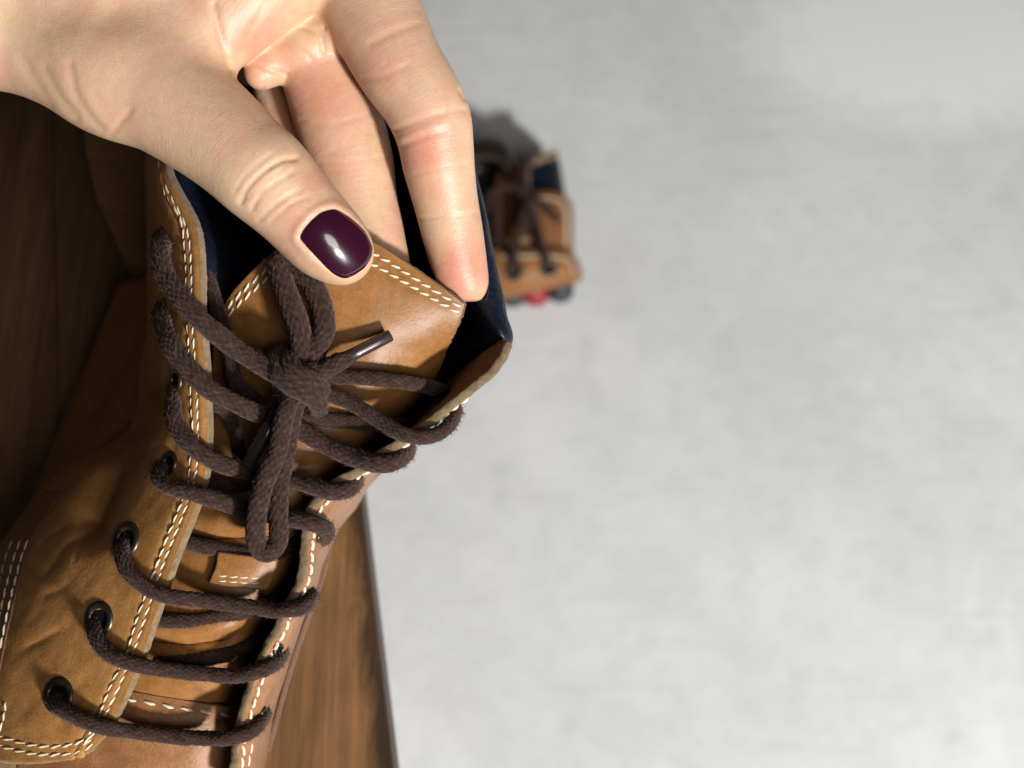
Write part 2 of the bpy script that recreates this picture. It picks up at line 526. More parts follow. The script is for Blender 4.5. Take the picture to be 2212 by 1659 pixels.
w0 = 0.0002
for k, wd in enumerate([0.088, 0.052, 0.060, 0.048, 0.056, 0.062]):
    pk = boxm('plank', e1, en, ed, (w0 + 0.00003, TOPZ - 0.028 + 0.0004 * (k % 2)), (w0 + wd - 0.00003, TOPZ - 0.0001 * (k % 2)), M_wood0 if k == 0 else M_wood[k % 2], bench, bev=0.0008 if k == 0 else 0.0003)
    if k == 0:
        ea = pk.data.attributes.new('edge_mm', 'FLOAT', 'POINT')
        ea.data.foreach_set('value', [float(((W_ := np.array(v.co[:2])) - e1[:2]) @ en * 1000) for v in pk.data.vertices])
    w0 += wd
for (a, s) in ((0.05, -0.18), (0.05, 0.66), (w0 - 0.05, -0.18), (w0 - 0.05, 0.66)):
    c = e1[:2] + en * a + ed * s
    v = []; f = []
    for (z, r) in ((TOPZ - 0.0295, 0.021), (TOPZ - 0.10, 0.020), (0.0, 0.014)):
        for q in range(10):
            v.append((c[0] + r * math.cos(q * .6283), c[1] + r * math.sin(q * .6283), z))
    for i in range(2):
        for q in range(10):
            f.append((i * 10 + q, (i + 1) * 10 + q, (i + 1) * 10 + (q + 1) % 10, i * 10 + (q + 1) % 10))
    f.append(tuple(range(10))); f.append(tuple(20 + q for q in range(10))[::-1])
    mesh('leg', v, f, M_wood[1], bench, world=True)

# ------------------------------------------------------------------ the boot
boot = thing('lace_up_boot', 'large tan leather lace-up boot with its tongue pinched by the hand', 'boot', onplane(450, 1000, BENCHZ))

# ---- tongue
T_rows = [
    [(474, 700, -9), (508, 634, -4), (556, 580, 0), (620, 533, 2), (705, 500, 2), (800, 524, 2), (870, 567, 1.2), (940, 613, 0), (1003, 655, -2)],
    [(470, 735, -9), (512, 690, -5), (566, 640, -1), (630, 600, 2.5), (712, 580, 3), (800, 600, 3.2), (870, 635, 2), (935, 668, 0), (990, 690, -3)],
    [(466, 800, -10), (520, 770, -6), (580, 735, -2), (650, 715, 1.5), (722, 705, 3), (800, 710, 3), (865, 722, 1), (920, 738, -2.5), (962, 745, -6)],
    [(463, 870, -10), (528, 850, -7), (595, 830, -3), (665, 822, -.5), (735, 818, 0), (800, 820, -1.2), (850, 826, -4.5), (895, 830, -9), (930, 812, -14)],
    [(460, 960, -8), (524, 950, -5.5), (590, 950, -3.5), (655, 950, -3), (708, 948, -4), (756, 945, -6.5), (792, 942, -10), (824, 936, -15), (848, 925, -21)],
    [(440, 1080, -6.5), (496, 1080, -4.5), (552, 1080, -3), (605, 1082, -3), (648, 1085, -4.5), (676, 1085, -8), (698, 1080, -13), (714, 1075, -20), (724, 1070, -27)],
    [(370, 1230, -4.5), (425, 1230, -3), (480, 1232, -2), (535, 1236, -2), (577, 1240, -3.5), (602, 1240, -7), (618, 1240, -12), (628, 1240, -19), (633, 1235, -27)],
    [(300, 1400, -3.5), (352, 1402, -2), (404, 1404, -1.4), (455, 1406, -1.6), (494, 1408, -3), (516, 1410, -7), (530, 1410, -12), (540, 1410, -20), (545, 1405, -27)],
    [(250, 1520, -6.0), (300, 1528, -5), (350, 1536, -4.6), (398, 1540, -4.8), (436, 1544, -6), (460, 1548, -9), (476, 1550, -13), (488, 1552, -20), (494, 1550, -27)],
]
G = grid_surf(T_rows, 90, 200)
G[..., 2] += 2.8 * np.clip(np.linspace(-1.2, 3, 200), 0, 1)[:, None]
s = topx(G)
def ridge(s, pts, width, amp):
    pts = np.array(pts, float)
    d = np.full(s.shape[:2], 1e9)
    for a, b in zip(pts[:-1], pts[1:]):
        ab = b - a
        t = np.clip(((s - a) @ ab) / (ab @ ab), 0, 1)
        d = np.minimum(d, np.linalg.norm(s - a - t[..., None] * ab, axis=-1))
    return amp * np.exp(-(d / width) ** 2)
G[..., 2] += ridge(s, [(380, 1115), (470, 1130), (560, 1115), (640, 1120)], 22, 1.6)
G[..., 2] -= ridge(s, [(380, 1150), (470, 1165), (640, 1155)], 16, 1.3)
G[..., 2] -= ridge(s, [(320, 1385), (400, 1392), (480, 1380), (540, 1350)], 16, 1.7)
G[..., 2] += ridge(s, [(330, 1350), (420, 1362), (500, 1345)], 18, 1.0)
G[..., 2] -= ridge(s, [(520, 985), (640, 1010), (740, 985)], 26, 1.4)
G[..., 2] -= ridge(s, [(690, 870), (780, 905), (850, 895)], 22, 1.2)
G[..., 2] += 0.28 * wob(G, 26, 3)
tongue, TA, TN = sheet('tongue', G, 2.4, [M_tongue, M_edge_dark, M_inner], boot, sign=-1, rough=0.22)
snapT = snapper(TA, TN)

# ---- left and right quarters (the two lacing flaps)
QL_rows = [
    [(352, 300, -14), (342, 306, -16), (333, 315, -22), (327, 330, -34), (323, 350, -50), (322, 365, -68), (322, 380, -90)],
    [(372, 380, -4), (357, 386, -6), (343, 396, -12), (333, 410, -24), (327, 425, -42), (325, 440, -62), (325, 450, -88)],
    [(427, 486, 2), (408, 490, 1), (380, 497, -3), (354, 507, -12), (337, 518, -28), (329, 528, -50), (328, 538, -82)],
    [(438, 580, 5), (420, 582, 4), (388, 588, -1), (356, 598, -11), (337, 610, -28), (328, 622, -51), (328, 635, -82)],
    [(440, 681, 6.5), (421, 683, 5.5), (388, 690, .5), (356, 700, -9), (338, 714, -25), (326, 727, -48), (322, 742, -78)],
    [(452, 865, 7), (430, 868, 6), (396, 875, 2), (355, 888, -6), (314, 906, -27), (284, 925, -48), (266, 942, -68)],
    [(445, 1040, 6), (420, 1040, 5), (376, 1038, 1), (308, 1034, -6), (230, 1030, -18), (165, 1030, -36), (130, 1030, -58)],
    [(382, 1210, 6), (356, 1205, 5), (306, 1195, 2.5), (228, 1180, -3.5), (140, 1168, -13), (70, 1160, -28), (30, 1155, -48)],
    [(312, 1415, 6), (285, 1408, 5.3), (232, 1395, 3), (150, 1377, -2), (52, 1357, -10), (-30, 1342, -22), (-80, 1332, -42)],
    [(250, 1555, 5), (224, 1548, 4.5), (178, 1535, 3), (90, 1515, -1), (0, 1500, -8), (-80, 1482, -18), (-140, 1465, -35)],
    [(226, 1590, 4.6), (202, 1588, 4.2), (155, 1580, 3), (70, 1565, -.5), (-15, 1552, -7), (-95, 1535, -17), (-160, 1515, -34)],
    [(200, 1617, 4), (168, 1633, 3.6), (122, 1642, 2.6), (44, 1646, 0), (-35, 1636, -6), (-115, 1618, -16), (-180, 1600, -33)],
]
G = grid_surf(QL_rows, 120, 260)
s = topx(G)
fold = ridge(s, [(335, 870), (290, 950), (240, 1050), (200, 1140)], 32, 9.0) + ridge(s, [(225, 1150), (150, 1180), (110, 1240)], 10, 0.9)
G[..., 2] -= fold
G[..., 2] += ridge(s, [(290, 900), (225, 980), (160, 1080)], 26, 2.5)
for (a, b, w_, m_) in (((215, 1150), (195, 1175), 5, .5), ((178, 1175), (172, 1215), 4, .35), ((178, 1225), (205, 1262), 4, .3), ((150, 1140), (112, 1165), 5, .6), ((105, 1290), (150, 1270), 7, .3), ((70, 1400), (130, 1365), 8, .35), ((330, 1010), (380, 985), 6, .4), ((300, 1000), (350, 965), 7, .5)):
    G[..., 2] -= ridge(s, [a, b], w_, m_)
G += gnormals(G, 1) * (0.25 * wob(G, 22, 5)[..., None])
ds = np.concatenate([np.zeros((G.shape[0], 1)), np.cumsum(np.linalg.norm(np.diff(G, axis=1), axis=2), axis=1)], 1)
G -= gnormals(G, 1) * (0.32 * np.exp(-((ds - 2.2) / 0.55) ** 2) + 0.32 * np.exp(-((ds - 4.2) / 0.55) ** 2) - 0.12 * np.exp(-((ds - 3.2) / 0.5) ** 2))[..., None] * (1 if gnormals(G, 1)[200, 20, 2] > 0 else -1)
quarterL, QA, QN = sheet('quarter', G, 2.3, [M_tan, M_edge, M_inner], boot, sign=1 if gnormals(G, 1)[200, 20, 2] > 0 else -1)
snapQ = snapper(QA, QN)
quarterL['label'] = 'lit left lacing flap with open black eyelets'

QR_rows = [
    [(1103, 744, 0), (1076, 742, -9), (1052, 746, -25), (1040, 752, -50), (1034, 758, -95)],
    [(1086, 772, 2), (1056, 764, -8), (1024, 768, -25), (1008, 778, -50), (1002, 790, -95)],
    [(1046, 818, 4), (1024, 802, -7), (994, 804, -24), (976, 812, -50), (968, 822, -95)],
    [(997, 857, 6), (986, 846, -5), (965, 848, -20), (952, 857, -50), (945, 867, -95)],
    [(938, 902, 7), (933, 897, -4), (922, 899, -18), (912, 908, -50), (905, 918, -92)],
    [(888, 942, 7), (886, 940, -4), (880, 942, -18), (872, 950, -50), (868, 960, -90)],
    [(828, 983, 7), (832, 984, -4), (834, 987, -18), (832, 994, -50), (828, 1004, -88)],
    [(770, 1018, 7), (784, 1023, -3), (794, 1030, -17), (793, 1040, -50), (788, 1050, -85)],
    [(708, 1058, 7), (735, 1066, 0), (756, 1076, -14), (763, 1086, -45), (760, 1096, -82)],
    [(668, 1108, 7), (704, 1115, 1.5), (731, 1124, -12), (740, 1134, -42), (737, 1140, -80)],
    [(657, 1190, 7), (688, 1195, 2), (709, 1200, -11), (716, 1206, -40), (713, 1210, -77)],
    [(650, 1250, 7), (676, 1255, 2), (692, 1260, -10), (699, 1263, -38), (696, 1266, -74)],
    [(604, 1340, 7), (638, 1345, 2), (656, 1350, -10), (664, 1353, -38), (662, 1356, -72)],
    [(560, 1430, 7), (600, 1438, 2), (624, 1445, -10), (634, 1449, -36), (632, 1452, -70)],
    [(524, 1530, 6), (566, 1538, 1.5), (594, 1545, -9), (605, 1550, -34), (602, 1552, -66)],
    [(508, 1620, 6), (547, 1628, 1), (576, 1633, -9), (588, 1637, -34), (585, 1640, -64)],
    [(496, 1720, 6), (534, 1726, 1), (560, 1730, -9), (570, 1734, -34), (568, 1738, -62)],
]
for r_, row in enumerate(QR_rows):
    if r_ >= 9:
        sh_ = 14 if r_ == 9 else 22
        QR_rows[r_] = [row[0], (row[1][0] - sh_ * .45, *row[1][1:])] + [(x - sh_, y, z) for x, y, z in row[2:]]
G = grid_surf(QR_rows, 60, 300)
G += gnormals(G, 1) * (0.2 * wob(G, 18, 8)[..., None])
edge_w = np.linspace(1, 0, 60)[None, :, None] ** 3
G += edge_w * gnormals(G, 1) * (0.4 * wob(G, 9, 21)[..., None])
sgn = 1 if gnormals(G, 1)[240, 20, 0] > 0 else -1
quarterR, RA, RN = sheet('quarter', G, 2.0, [M_vamp, M_edge_r, M_inner], boot, sign=sgn, rough=0.22)
snapR = snapper(RA, RN)
quarterR['label'] = 'right lacing flap seen along its cut edge'

# ---- vamp below the throat
V_rows = [
    [(150, 1478, -6), (215, 1486, -3), (290, 1496, -0.6), (390, 1512, -0.4), (470, 1526, -2.4), (530, 1536, -11), (560, 1540, -30)],
    [(110, 1520, -7), (190, 1528, -3), (280, 1538, 0.2), (385, 1552, 0.4), (465, 1564, -1.8), (525, 1574, -10.5), (555, 1579, -30)],
    [(60, 1600, -8.6), (160, 1605, -3.6), (270, 1610, -0.4), (375, 1620, -0.2), (455, 1630, -2.2), (515, 1640, -10), (545, 1645, -30)],
    [(30, 1700, -10), (140, 1700, -4), (260, 1705, -.6), (365, 1712, -.6), (445, 1720, -2.6), (505, 1730, -10), (535, 1735, -30)],
    [(0, 1800, -13), (120, 1800, -6), (250, 1800, -2), (355, 1805, -2), (435, 1812, -4), (495, 1820, -12), (525, 1825, -32)],
]
G = grid_surf(V_rows, 80, 70)
G[..., 2] += 0.3 * wob(G, 20, 31)
vamp, VA, VN = sheet('vamp', G, 2.2, [M_vamp, M_edge_dark, M_inner], boot, sign=1 if gnormals(G)[30, 30, 2] > 0 else -1)
snapV = snapper(VA, VN)

# ---- lower side of the upper, left of the shaft, down to the welt
S_rows = [
    [(420, 560, -70), (360, 580, -88), (325, 600, -100), (290, 612, -110), (262, 620, -116)],
    [(400, 680, -66), (345, 695, -74), (295, 705, -88), (255, 712, -100), (222, 716, -110)],
    [(380, 800, -62), (320, 812, -66), (262, 822, -76), (215, 828, -90), (180, 832, -101)],
    [(330, 930, -56), (268, 940, -58), (210, 950, -68), (165, 955, -82), (133, 958, -94)],
    [(250, 1060, -50), (190, 1072, -52), (135, 1080, -61), (98, 1085, -75), (76, 1088, -88)],
    [(160, 1180, -45), (105, 1190, -48), (65, 1196, -58), (38, 1200, -72), (22, 1203, -83)],
    [(60, 1320, -42), (10, 1330, -46), (-25, 1336, -55), (-45, 1340, -68), (-58, 1343, -78)],
    [(-40, 1500, -40), (-80, 1505, -46), (-110, 1510, -56), (-130, 1514, -66), (-140, 1516, -74)],
]
G = grid_surf(S_rows, 60, 140)
s = topx(G)
G[..., 2] -= ridge(s, [(330, 700), (260, 800), (200, 900)], 20, 3)
G[..., 2] += ridge(s, [(290, 860), (230, 960), (150, 1060)], 25, 4)
G[..., 2] += 0.4 * wob(G, 24, 41)
sgnS = 1 if gnormals(G)[70, 20, 2] > 0 else -1
side, _, _ = sheet('upper_side', G, 2.0, [M_side, M_edge, M_inner], boot, sign=sgnS)

# ---- navy lining: a rolled collar round the opening
loop = [(1094, 742, -5), (1086, 672, -7), (1066, 580, -10), (1043, 480, -14), (1022, 380, -20), (985, 285, -26), (900, 200, -32), (780, 150, -37),
        (650, 140, -38), (520, 190, -36), (425, 270, -30), (370, 345, -22), (360, 420, -14), (385, 500, -9), (402, 600, -6), (405, 700, -6), (410, 820, -8),
        (500, 900, -24), (640, 930, -34), (780, 910, -34), (900, 860, -28), (1010, 800, -16)]
prof = [(1.5, -30), (0.5, -16), (-1.0, -7), (-0.4, -2.2), (2.0, 0), (5.0, -1.5), (8.5, -7), (11.5, -20), (13.5, -45), (15, -78), (22, -88), (34, -90)]   # inward mm, down mm
lp = cr(PP(loop), 180, closed=True)
cen = P(720, 560, -20)
ln = []
for p in lp:
    d = cen - p; d[2] = 0; d /= np.linalg.norm(d)
    ln.append([p + d * a + np.array([0, 0, b]) for a, b in prof])
ln = np.array(ln).transpose(1, 0, 2)           # (prof, loop, 3)
ln = np.stack([cr(ln[:, j], 60) for j in range(180)], 1)
ln += 0.5 * wob(ln, 24, 51)[..., None] * np.array([.4, .4, 1])
lining = mesh('lining', ln.reshape(-1, 3), quads(60, 180, closed_u=True), M_navy, boot)
cap = list(range(59 * 180, 60 * 180))
c0 = ln[-1].mean(0)
insole = mesh('insole', np.vstack([ln[-1] + np.array([0, 0, 1.0]), c0 + np.array([0, 0, 1.0])]), [(k, (k + 1) % 180, 180) for k in range(180)], M_inner, boot)

# ---- shaft outside below the collar, behind and right
sh = []
for dz, ins in ((-13, 2.5), (-30, 2.0), (-60, 3.0), (-95, 5.0), (-125, 6.0)):
    row = []
    for p in lp:
        d = cen - p; d[2] = 0; d /= np.linalg.norm(d)
        q = p + d * ins
        q[2] = min(p[2] + dz, p[2] + dz)
        row.append(q)
    sh.append(row)
sh = np.array(sh)
shaft = mesh('shaft', sh.reshape(-1, 3), quads(5, 180, closed_u=True), M_panel, boot)

# ---- sole, heel with lugs, welt
def extr(name, outline, h0, h1, mat, parent, inset=0.0):
    """horizontal plate between heights h0 and h1; outline = px points seen at height h1"""
    top = np.array([onplane(x, y, h1) for x, y in outline])
    bot = top + UP * (h0 - h1)
    n = len(top)
    c = top.mean(0)
    b1 = top + (c - top) * inset - UP * 0.0
    v = np.vstack([b1, top - UP * (0.8 if inset else 0), bot])
    f = [tuple(range(n))]
    for k in range(n):
        k2 = (k + 1) % n
        f.append((k, n + k, n + k2, k2)); f.append((n + k, 2 * n + k, 2 * n + k2, n + k2))
    f.append(tuple(range(2 * n, 3 * n))[::-1])
    return mesh(name, v, f, mat, parent, smooth=False)

weltL = [(262, 606), (222, 700), (166, 830), (116, 955), (58, 1090), (4, 1205), (-75, 1345), (-160, 1520), (-170, 1700)]
weltL = [tuple(p) for p in cr(weltL, 40)]
right = [(510, 1760), (565, 1560), (605, 1400), (655, 1200), (700, 1080), (760, 950), (800, 820), (800, 640), (520, 560)]
outline = weltL + [(100, 1800)] + right
extr('welt', outline, BENCHZ + 14.5, BENCHZ + 19, M_welt, boot, 0.006)
extr('sole', [(x + 4, y) for x, y in outline], BENCHZ + 0.3, BENCHZ + 14.2, M_rubber, boot)
hl = cr([(210, 120), (186, 200), (180, 272), (192, 350), (208, 410), (226, 460), (250, 520), (282, 566), (330, 588)], 70)
hl_out = []
for k, (x, y) in enumerate(hl):
    hl_out.append((x, y))
heel_top = extr('heel', [tuple(p) for p in hl] + [(520, 600), (760, 520), (800, 300), (700, 120), (420, 60)], BENCHZ + 0.3, BENCHZ + 27, M_rubber, boot, 0.004)
for (xa, ya, xb, yb) in ((185, 290, 191, 342), (196, 362, 216, 445), (227, 466, 262, 545), (181, 215, 181, 276)):
    o = np.array([onplane(x, y, BENCHZ + 26) for x, y in ((xa, ya), (xb, yb), (xb + 60, yb), (xa + 60, ya))])
    c = o.mean(0)
    o[:2] += (o[:2] - c) * 0.10
    v = np.vstack([o + UP * 1.6, o - UP * 24])
    f = [(0, 1, 2, 3), (7, 6, 5, 4)] + [(k, k + 4, (k + 1) % 4 + 4, (k + 1) % 4) for k in range(4)]
    lg = mesh('lug', v, f, M_rubber, heel_top, smooth=False)
    bv = lg.modifiers.new('soft', 'BEVEL'); bv.width = 0.0012; bv.segments = 3

# ---- side panel at the lower left, laid on the quarter
Gp_rows = []
for (y, xs) in ((1060, (142, 118, 95)), (1105, (108, 80, 48)), (1150, (78, 40, -5)), (1190, (62, 25, -25)), (1250, (44, 5, -45)), (1320, (28, -15, -65)), (1400, (10, -35, -85)), (1480, (-6, -50, -95))):
    Gp_rows.append([snapQ(x, y) for x in xs])
gp = np.array([[p + n * 0.16 for p, n in r] for r in Gp_rows])
gp = np.stack([cr(r, 24) for r in gp]); gp = np.stack([cr(gp[:, j], 60) for j in range(24)], 1)
side_panel, PA, PN = sheet('side_panel', gp, 0.3, [M_panel, M_edge_dark, M_inner], boot, sign=1 if gnormals(gp)[30, 10, 2] > 0 else -1)
snapP = snapper(PA, PN)

iw = [
    [(430, 700, -48), (560, 690, -56), (720, 690, -60), (880, 730, -56), (1006, 782, -46)],
    [(445, 880, -48), (560, 880, -52), (680, 885, -54), (790, 905, -52), (900, 935, -44)],
    [(425, 1080, -42), (510, 1085, -44), (590, 1090, -45), (665, 1095, -44), (738, 1105, -38)],
    [(350, 1230, -38), (430, 1235, -40), (520, 1240, -41), (610, 1245, -40), (695, 1250, -34)],
    [(280, 1420, -36), (370, 1425, -38), (450, 1430, -38), (540, 1435, -37), (630, 1440, -32)],
    [(230, 1600, -34), (320, 1605, -36), (400, 1610, -36), (490, 1615, -35), (580, 1620, -30)]]
G = grid_surf(iw, 40, 60)
sheet('inner_lining', G, 2.0, [M_navy, M_edge_dark, M_navy], boot, sign=1 if gnormals(G)[30, 20, 2] > 0 else -1)

# ---- tongue keeper (slit strap on the tongue)
kr = []
for rowp in ([(478, 1195), (520, 1200), (560, 1203), (592, 1206)], [(474, 1222), (512, 1226), (552, 1230), (584, 1232)], [(462, 1246), (500, 1252), (540, 1256), (574, 1258)], [(458, 1258), (496, 1263), (536, 1266), (570, 1268)]):
    row = []
    for (x, y) in rowp:
        p, n = snapT(x, y)
        hgt = 1.3 if y < 1240 else 0.9
        row.append(p + n * hgt)
    kr.append(row)
kr = np.array(kr); kr = np.stack([cr(r, 24) for r in kr]); kr = np.stack([cr(kr[:, j], 24) for j in range(24)], 1)
keeper, KA, KN = sheet('lace_keeper', kr, 1.8, [M_tongue, M_edge_dark, M_inner], boot, sign=1 if gnormals(kr)[10, 10, 2] > 0 else -1)
snapK = snapper(KA, KN)

# ------------------------------------------------------------------ stitches
def stitch_mesh():
    nl, nr = 9, 8
    v = []
    for i in range(nl):
        t = i / (nl - 1)
        x = t - 0.5
        env = math.sin(math.pi * min(max(t, 0.03), 0.97)) ** 0.42
        for j in range(nr):
            a = 2 * math.pi * j / nr
            r = 0.5 * env * (1 + 0.20 * math.cos(2 * a - 9.0 * t))
            v.append((x, r * math.cos(a), r * math.sin(a) - 0.25 * (1 - env)))
    f = []
    for i in range(nl - 1):
        for j in range(nr):
            f.append((i * nr + j, i * nr + (j + 1) % nr, (i + 1) * nr + (j + 1) % nr, (i + 1) * nr + j))
    f.append(tuple(range(nr))[::-1]); f.append(tuple((nl - 1) * nr + j for j in range(nr)))
    me = bpy.data.meshes.new('stitch'); me.from_pydata(v, [], f); me.materials.append(M_thread)
    me.polygons.foreach_set('use_smooth', np.full(len(f), True)); me.update()
    return me
ST_ME = stitch_mesh()
n_st = 0

def stitches(path, snap, parent, pitch=2.6, length=2.38, thick=0.55, tilt=12, lift=0.05):
    global n_st
    pts = arc(np.array(path, float), pitch / MMPX)
    Pw = []
    for (x, y) in pts:
        Pw.append(snap(x, y))
    for k in range(len(pts) - 1):
        (p0, n0), (p1, n1) = Pw[k], Pw[k + 1]
        n = n0 + n1; n /= np.linalg.norm(n)
        d = p1 - p0
        l = np.linalg.norm(d)
        if l < 0.5 or l > 7: continue
        x = d - n * (d @ n); x /= np.linalg.norm(x)
        y = np.cross(n, x)
        a = R(tilt + random.uniform(-3, 3))
        x2 = x * math.cos(a) + y * math.sin(a); y2 = np.cross(n, x2)
        c = (p0 + p1) / 2 + n * lift
        o = bpy.data.objects.new('stitch', ST_ME)
        col.objects.link(o)
        sl = l * length / pitch
        Mx = np.eye(4)
        xw, yw, zw = WV(x2), WV(y2), WV(n)
        th = thick * random.uniform(0.92, 1.06)
        Mx[:3, 0] = xw * sl * 0.001; Mx[:3, 1] = yw * th * 0.001; Mx[:3, 2] = zw * th * 0.001
        Mx[:3, 3] = W(c)
        o.parent = parent
        o.matrix_parent_inverse = parent.matrix_world.inverted()
        o.matrix_world = Matrix(Mx.tolist())
        n_st += 1

# left flap: two rows beside the cut edge
edgeL = QA[:, 0]
def row_off(k):          # grid column k as px path
    return topx(QA[:, k])
def path_between(p, y0, y1):
    q = p[(p[:, 1] > y0) & (p[:, 1] < y1)]
    return q[::8]
for off in (2.2, 4.2):
    q = []
    for r in range(0, QA.shape[0] - 3):
        seg = QA[r]; ds = np.concatenate([[0], np.cumsum(np.linalg.norm(np.diff(seg, axis=0), axis=1))])
        j = int(np.searchsorted(ds, off)); q.append(topx(seg[j]))
    q = np.array(q)
    stitches(path_between(q, 345, 1618), snapQ, quarterL, tilt=-12 if off < 3 else -10)
for yo in (0, 1):
    pth = [(205 - 2 * yo, 1586 + 21 * yo), (170, 1604 + 20 * yo), (125, 1613 + 17 * yo), (70, 1610 + 18 * yo), (20, 1597 + 20 * yo), (-20, 1585 + 20 * yo)]
    stitches(pth, snapQ, quarterL, tilt=10)
stitches([(12, 1515), (8, 1550), (-2, 1580)], snapQ, quarterL, tilt=10)
for dx in (0, -16, -34):
    stitches([(62 + dx, 1165), (48 + dx, 1200), (30 + dx, 1265), (14 + dx, 1335), (0 + dx, 1400)], snapP if dx > -30 else snapP, side_panel, tilt=6, thick=0.55)
# right flap
q = []
for r in range(4, RA.shape[0] - 3):
    seg = RA[r]; ds = np.concatenate([[0], np.cumsum(np.linalg.norm(np.diff(seg, axis=0), axis=1))])
    q.append((topx(seg[int(np.searchsorted(ds, 1.3))])))
q = np.array(q)
stitches(path_between(q, 855, 1700), snapR, quarterR, tilt=14, thick=0.88, lift=0.2)
q2 = np.array([(topx(RA[r][12])) for r in range(4, RA.shape[0] - 3)])
stitches(path_between(q2, 1600, 1700), snapR, quarterR, tilt=12)
# tongue top edge, both sides
for row in (9, 17):
    p = topx(TA[row])
    stitches(p[(p[:, 0] > 470)][1::6], snapT, tongue, tilt=14, thick=0.60, pitch=2.55, length=2.1)
# seam across the bottom of the tongue
stitches([(262, 1508), (330, 1520), (400, 1532), (470, 1542), (505, 1548)], snapV, vamp, pitch=3.8, length=2.5, tilt=-8, thick=0.8)
for dy in (0, 11):
    stitches([(470, 1243 + dy), (500, 1246 + dy), (535, 1248 + dy), (562, 1249 + dy)], snapK, keeper, tilt=4, thick=0.42, lift=-0.05)

# ------------------------------------------------------------------ eyelets
def eyelet(px, py, snap, r0=3.7, parent=boot):
    p, n = snap(px, py)
    pr = [(1.0, .06), (.97, .36), (.88, .56), (.74, .62), (.64, .46), (.57, .14), (.54, -.6), (.50, -2.6)]
    x = np.cross(n, [0, 1, 0.1]); x /= np.linalg.norm(x); y = np.cross(n, x)
    v = []; ns = 40
    for (r, h) in pr:
        for k in range(ns):
            a = 2 * math.pi * k / ns
            v.append(p + (x * math.cos(a) + y * math.sin(a)) * r * r0 + n * h)
    nv = len(pr)
    f = quads(nv, ns, closed_u=True)
    o = mesh('eyelet', np.array(v), f, M_eye, parent)
    v2 = [p + n * 0.06] + [p + (x * math.cos(a) + y * math.sin(a)) * r0 * 0.56 + n * 0.06 for a in np.linspace(0, 2 * math.pi, 20, endpoint=False)]
    mesh('hole_disc', np.array(v2), [(0, k + 1, (k + 1) % 20 + 1) for k in range(20)], M_hole_shade, o)  # flat black disc paints the dark inside of the eyelet hole
    return p, n
EYL = [(350, 515), (352, 668), (380, 822), (366, 1000), (272, 1167), (214, 1337), (126, 1502)]
for k, e in enumerate(EYL): eyelet(*e, snapQ, 2.7 if k < 4 else 3.9)
EYR = [(566, 1540), (600, 1404), (690, 1158)]
for e in EYR: eyelet(*e, snapR, 1.5)

